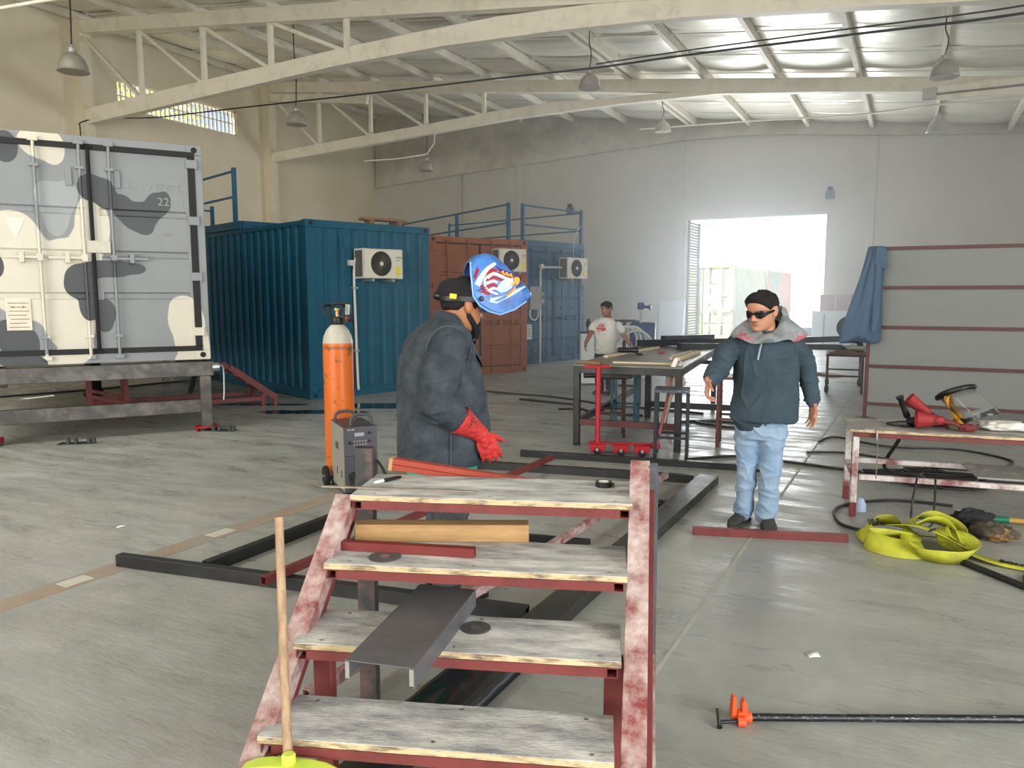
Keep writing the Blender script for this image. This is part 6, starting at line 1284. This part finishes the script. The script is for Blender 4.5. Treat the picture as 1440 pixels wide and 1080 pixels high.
gl = MB().loft(rows, closed=False).build('safety_glasses', mat('smoked_lens', '#11141a', .12), mr, smooth=70, solid=.006)
mouth(HD2, mr, mat('rosy_lips', '#9a625a', .5))
MB().ell(HD2.w((0, .0945, -.047)), HD2.r * .026 * 1.1, HD2.f * .003, HD2.u * .004, 12, 6).build('moustache_shadow', mat('stubble', '#6d5449', .8), mr, smooth=80)
M_jacket2 = mat('slate_work_jacket', '#2c3b45', .9, var=.1, scale=4, second='#3f505b', sscale=2.5, samt=.35, sharp=.4, bump=.25, bscale=110)
j = MB(); j.loft(sect(f, [(.80, .01, -.03, .165, .235), (.88, .01, -.03, .165, .235), (1.0, .0, -.03, .155, .225), (1.15, .0, -.03, .15, .22), (1.27, .0, -.03, .14, .225), (1.34, 0, -.03, .125, .215), (1.40, 0, -.03, .095, .16), (1.44, .0, -.03, .08, .1)], ex=.85))
# hem hanging lower at his right front
j.loft(sect(f, [(.72, .06, .06, .05, .07), (.82, .06, .06, .09, .15), (.95, .03, .03, .1, .15)], ex=.9))
j.cap(RS * .5 + V(0, 0, .66), RS * .85 + V(0, 0, .19), .08, .078); j.cap(LS * .5 + V(0, 0, .66), LS * .85 + V(0, 0, .19), .08, .078); slv = MB(); slv2 = MB(); limb(slv, [RS + V(.03, 0, -.01), (RS + RE) / 2 + V(-.01, .0, .0), RE, RE * .5 + RW * .5, RW + (RE - RW) * .12], [.08, .08, .074, .066, .056]); limb(slv2, [LS + V(-.03, 0, -.01), (LS + LE) / 2 + V(.01, 0, 0), LE, LW + (LE - LW) * .12], [.08, .078, .07, .058])
j2 = remeshed(j, 'jacket', M_jacket2, mr, .010, 10, creases(.010, 5, 7., (1.6, 1.6, .8)))
remeshed(slv, 'sleeve', M_jacket2, j2, .009, 6, creases(.012, 8, 2.2, (1.1, 1.1, 1.6))); remeshed(slv2, 'sleeve', M_jacket2, j2, .009, 6, creases(.012, 8, 9.2, (1., 1., 1.8)))
fr_ = lambda z, o=.0: V(.04, 0, z) + f * (np.interp(z, [.75, .88, 1.0, 1.15, 1.27, 1.34, 1.4], [.16, .175, .158, .152, .142, .126, .10]) + o)
MB().tube([fr_(z, .004) + s * -.02 for z in np.linspace(1.38, .78, 14)], .0055, 6).build('front_placket', mat('jacket_seam', '#22303a', .9), j2, smooth=60)
for z in (1.22, .95): MB().lathe([(.007, 0), (.006, .004), (0, .005)], tuple(fr_(z, .004) + s * .012), tuple(f), n=10).build('snap_button', M_chrome, j2)
MB().box((-.05, -.004, -.05), (.05, .004, .05)).build('chest_pocket', M_jacket2, j2, .003, loc=tuple(fr_(1.2, .0) - s * .11), rot=(0, 0, math.atan2(f[1], f[0]) + PI / 2))
# printed hood lying round the neck
rings = []
for q, (r1, r2, z, dz) in enumerate(((.085, .085, 1.46, .05), (.10, .105, 1.53, .075), (.135, .14, 1.52, .07), (.175, .195, 1.455, .02), (.205, .25, 1.40, -.01), (.20, .245, 1.38, -.01), (.14, .17, 1.41, .0), (.085, .09, 1.43, .02))):
    ring = []
    for k in range(48):
        a = 2 * PI * k / 48; ca, sa = math.cos(a), math.sin(a); wv = .016 * math.sin(5 * a + q * .8) + .01 * math.sin(9 * a - q); front = max(0, ca) ** 3
        ring.append(V(.03, 0, 0) + f * ((r1 + wv) * ca * (1 + .12 * front)) + s * ((r2 + wv) * sa) + V(0, 0, z - dz * ca * 1.1 - .03 * front + wv * .7))
    rings.append(ring)
M_print = mat('printed_hood_cloth', '#82898b', .85, var=.2, scale=14, second='#a0525a', sscale=4.2, samt=.17, sharp=.06)
MB().loft(rings, caps=False).build('printed_hood', M_print, mr, smooth=70)
MB().tube(spline([V(.03, 0, 1.41) + f * .16, V(.02, 0, 1.33) + f * .16 + s * .01, V(.015, 0, 1.24) + f * .165 + s * .02], 5), .007, 6).build('drawstring', mat('pale_cord', '#8c9aa3', .8), mr, smooth=60)
pt = MB(); pt.loft(sect(f, [(.66, .0, 0, .1, .15), (.74, 0, 0, .115, .165), (.88, 0, 0, .115, .165)]))
for ft, hp in ((rf, V(-.06, .05, .74)), (lf, V(.09, -.02, .74))): kn = (hp + ft) * .5 + V(0, -.03, .08); limb(pt, [hp, kn, ft * .75 + kn * .25 + V(0, 0, -.02), ft + V(0, 0, .10)], [.10, .075, .068, .074])
remeshed(pt, 'jeans', mat('faded_blue_denim', '#6f8cab', .9, var=.1, scale=4, second='#a7b9c9', sscale=2.6, samt=.4, sharp=.4, bump=.25, bscale=90), mr, .009, 5, creases(.013, 7, 9., (1, 1, 1.6)))
M_shoe = mat('dusty_black_shoe', '#3a3835', .7, var=.2, scale=9); M_sole2 = mat('dusty_sole', '#4d4a45', .85)
shoe(mr, 'shoe', rf + V(.05, .07, 0), V(-.6, -.75), M_shoe, M_sole2, .285, .052); shoe(mr, 'shoe', lf + V(.03, .06, 0), V(-.2, -.9), M_shoe, M_sole2, .285, .054)

# ---- the man in the white T-shirt behind the work table
mb_ = thing('person', 'person in a white T-shirt with a red print leaning on the far work table', 'person', (-4.66, 12.28, 0), YAW)
f = unit(V(-.55, -.83, 0)); s = V(f[1], -f[0], 0); SK3 = skin('tan_skin', '#8d6350')
HD3 = Head((.0, -.05, 1.465), unit(V(-.75, -.6, -.2)), (0, 0, 1), 1.04)
body = MB(); HD3.skull(body, 36, 26); body.cap(HD3.w((0, -.03, -.06)), (.04, .03, 1.30), .058, .075, 16)
body.loft(sect(f, [(.74, 0, 0, .12, .16), (.95, 0, 0, .14, .17), (1.12, 0, 0, .11, .16), (1.21, 0, 0, .08, .13), (1.29, 0, 0, .05, .06)]))
RS, RE, RW = V(-.185, .08, 1.24), V(-.27, -.06, 1.04), V(-.36, -.24, .90); LS, LE, LW = V(.22, .0, 1.22), V(.31, -.02, 1.01), V(.40, -.12, .86)
limb(body, [RS + V(.03, 0, -.04), RE, RW], [.04, .044, .033]); limb(body, [LS + V(-.03, 0, -.04), LE, LW], [.04, .044, .033])
for sg in (-1, 1): limb(body, [s * sg * .09 + V(0, 0, .76), s * sg * .1 + f * .05 + V(0, 0, .43), s * sg * .1 + V(0, 0, .09)], [.09, .06, .04]); body.cap(s * sg * .1 + V(0, 0, .06), s * sg * .1 + f * .13 + V(0, 0, .045), .037, .032)
hand(body, RW, unit(V(-.2, -.3, -.8)), V(.8, -.3, -.1), V(-.2, -.9, .2), 1.05); hand(body, LW, unit(V(.25, -.6, -.45)), V(-.2, -.4, -.9), V(-.8, -.3, 0), 1.05, (.2, .25, .2))
remeshed(body, 'body', SK3, mb_, .0075, 3)
eyes(HD3, mb_); mouth(HD3, mb_, MATS['brown_lips'])
HD3.shell(lambda a: np.interp(a, [0, .5, .9, 1.25, 1.5, 1.75, 2.1, PI], [.74, .72, .62, .50, .46, .44, .30, .24]), .011, .004, n=44, m=20).build('hair', M_hair, mb_, smooth=70)
j = MB(); j.loft(sect(f, [(.70, .03, -.01, .16, .19), (.80, .03, -.01, .17, .195), (.95, .03, -.01, .17, .195), (1.1, .02, 0, .155, .195), (1.2, .0, 0, .13, .195), (1.27, 0, 0, .1, .165), (1.315, 0, 0, .075, .09)], ex=.9))
limb(j, [RS + V(.02, 0, -.03), (RS + RE) / 2 + V(-.01, -.01, -.01)], [.065, .066]); limb(j, [LS + V(-.02, 0, -.03), (LS + LE) / 2 + V(.01, 0, -.02)], [.065, .068])
ts_ = remeshed(j, 't_shirt', mat('white_cotton', '#c4c3be', .9, var=.05, scale=3), mb_, .014, 5, folds(.014, 6, 5.))
cen = f * .165 + V(0, 0, 1.12); ang = math.atan2(f[1], f[0]) + PI / 2
for k, (x0, x1, z, h_) in enumerate(((-.02, .04, .075, .016), (-.055, .05, .045, .022), (-.09, .075, -.005, .035), (-.08, .05, -.035, .015), (.0, .08, -.02, .03))):
    MB().box((x0, -.004, 0), (x1, .01, h_)).build('red_print', mat('red_shirt_print', '#c4575a', .8), ts_, loc=tuple(cen + V(0, 0, z) + f * .008), rot=(0, 0, ang))
pt = MB(); pt.loft(sect(f, [(.58, .0, 0, .12, .16), (.66, 0, 0, .135, .175), (.78, 0, 0, .14, .18)]))
for sg in (-1, 1): limb(pt, [s * sg * .095 + V(0, 0, .66), s * sg * .105 + f * .05 + V(0, 0, .42), s * sg * .1 + V(0, 0, .1)], [.11, .085, .075])
remeshed(pt, 'trousers', mat('dark_trousers', '#34363b', .9), mb_, .015, 4)
for sg in (-1, 1): shoe(mb_, 'shoe', s * sg * .1 - f * .08, f, M_shoe, M_sole2)

# ---- gloves lying on the bench (hollow cuffs)
def loose_glove(label, w_, d, n, t, m, back, name='work_glove', cuff=(.045, .06, .078), cm=None):
    a = thing(name, label, 'glove', w_, 0); mb = MB(); hand(mb, (0, 0, 0), d, n, t, 1.12, (.2, .35, .3), .012, .024); o = remeshed(mb, 'hand_part', m, a, .007, 3, folds(.004, 18, 1.))
    b = unit(back); _, a1, a2 = frame_of(b); prof = [(-.02, .038), (.03, cuff[0]), (.09, cuff[1]), (.16, cuff[2])]
    ring = lambda q, r: [b * q + (a1 * math.cos(2*PI*k/20) + a2 * .85 * math.sin(2*PI*k/20)) * r * (1 + .06 * math.sin(3 * 2*PI*k/20)) for k in range(20)]
    MB().loft([ring(q, r) for q, r in prof] + [ring(q - .003, r - .005) for q, r in prof[::-1]], caps=False).build('cuff', cm or m, a, smooth=60)
    MB().lathe([(0, 0), (.042, .0)], tuple(b * .05), tuple(b), n=16).build('lining', M_ink, a); return a
u1 = V(math.cos(BA), math.sin(BA), 0); v1 = V(-u1[1], u1[0], 0)
g1 = loose_glove('red leather welding glove lying on the bench with its dark open cuff facing left', bp(.60, .14, .755), u1 + v1 * .1 - V(0, 0, .18), -V(0, 0, 1), v1, M_glove_dark, -u1, cm=M_glove)
text('NTC', .035, M_ink, g1, (-.02, -.062, -.03), (R(90), R(-75), BA), depth=.001)
loose_glove('second red welding glove propped up behind the first one on the bench', bp(.54, .33, .79), u1 * .8 - V(0, 0, .45), -V(0, 0, 1), v1, M_glove_dark, -u1 * .75 + V(0, 0, .6), cm=M_glove, cuff=(.042, .052, .06))
M_yg = mat('yellow_leather', '#d69a1f', .7, var=.12, scale=8)
loose_glove('yellow leather glove standing against the clear face shield', bp(.735, .3, .80), -u1 * .5 + V(0, 0, .55) - v1 * .1, u1, v1, M_yg, u1 * .25 - V(0, 0, .5), cuff=(.036, .04, .042))
a = crumple('cloth_rag', 'small dark red rag by the glove fingers on the bench', 'rag', bp(.78, .12, .681), (.12, .09, .06), M_glove_dark, 4.4)
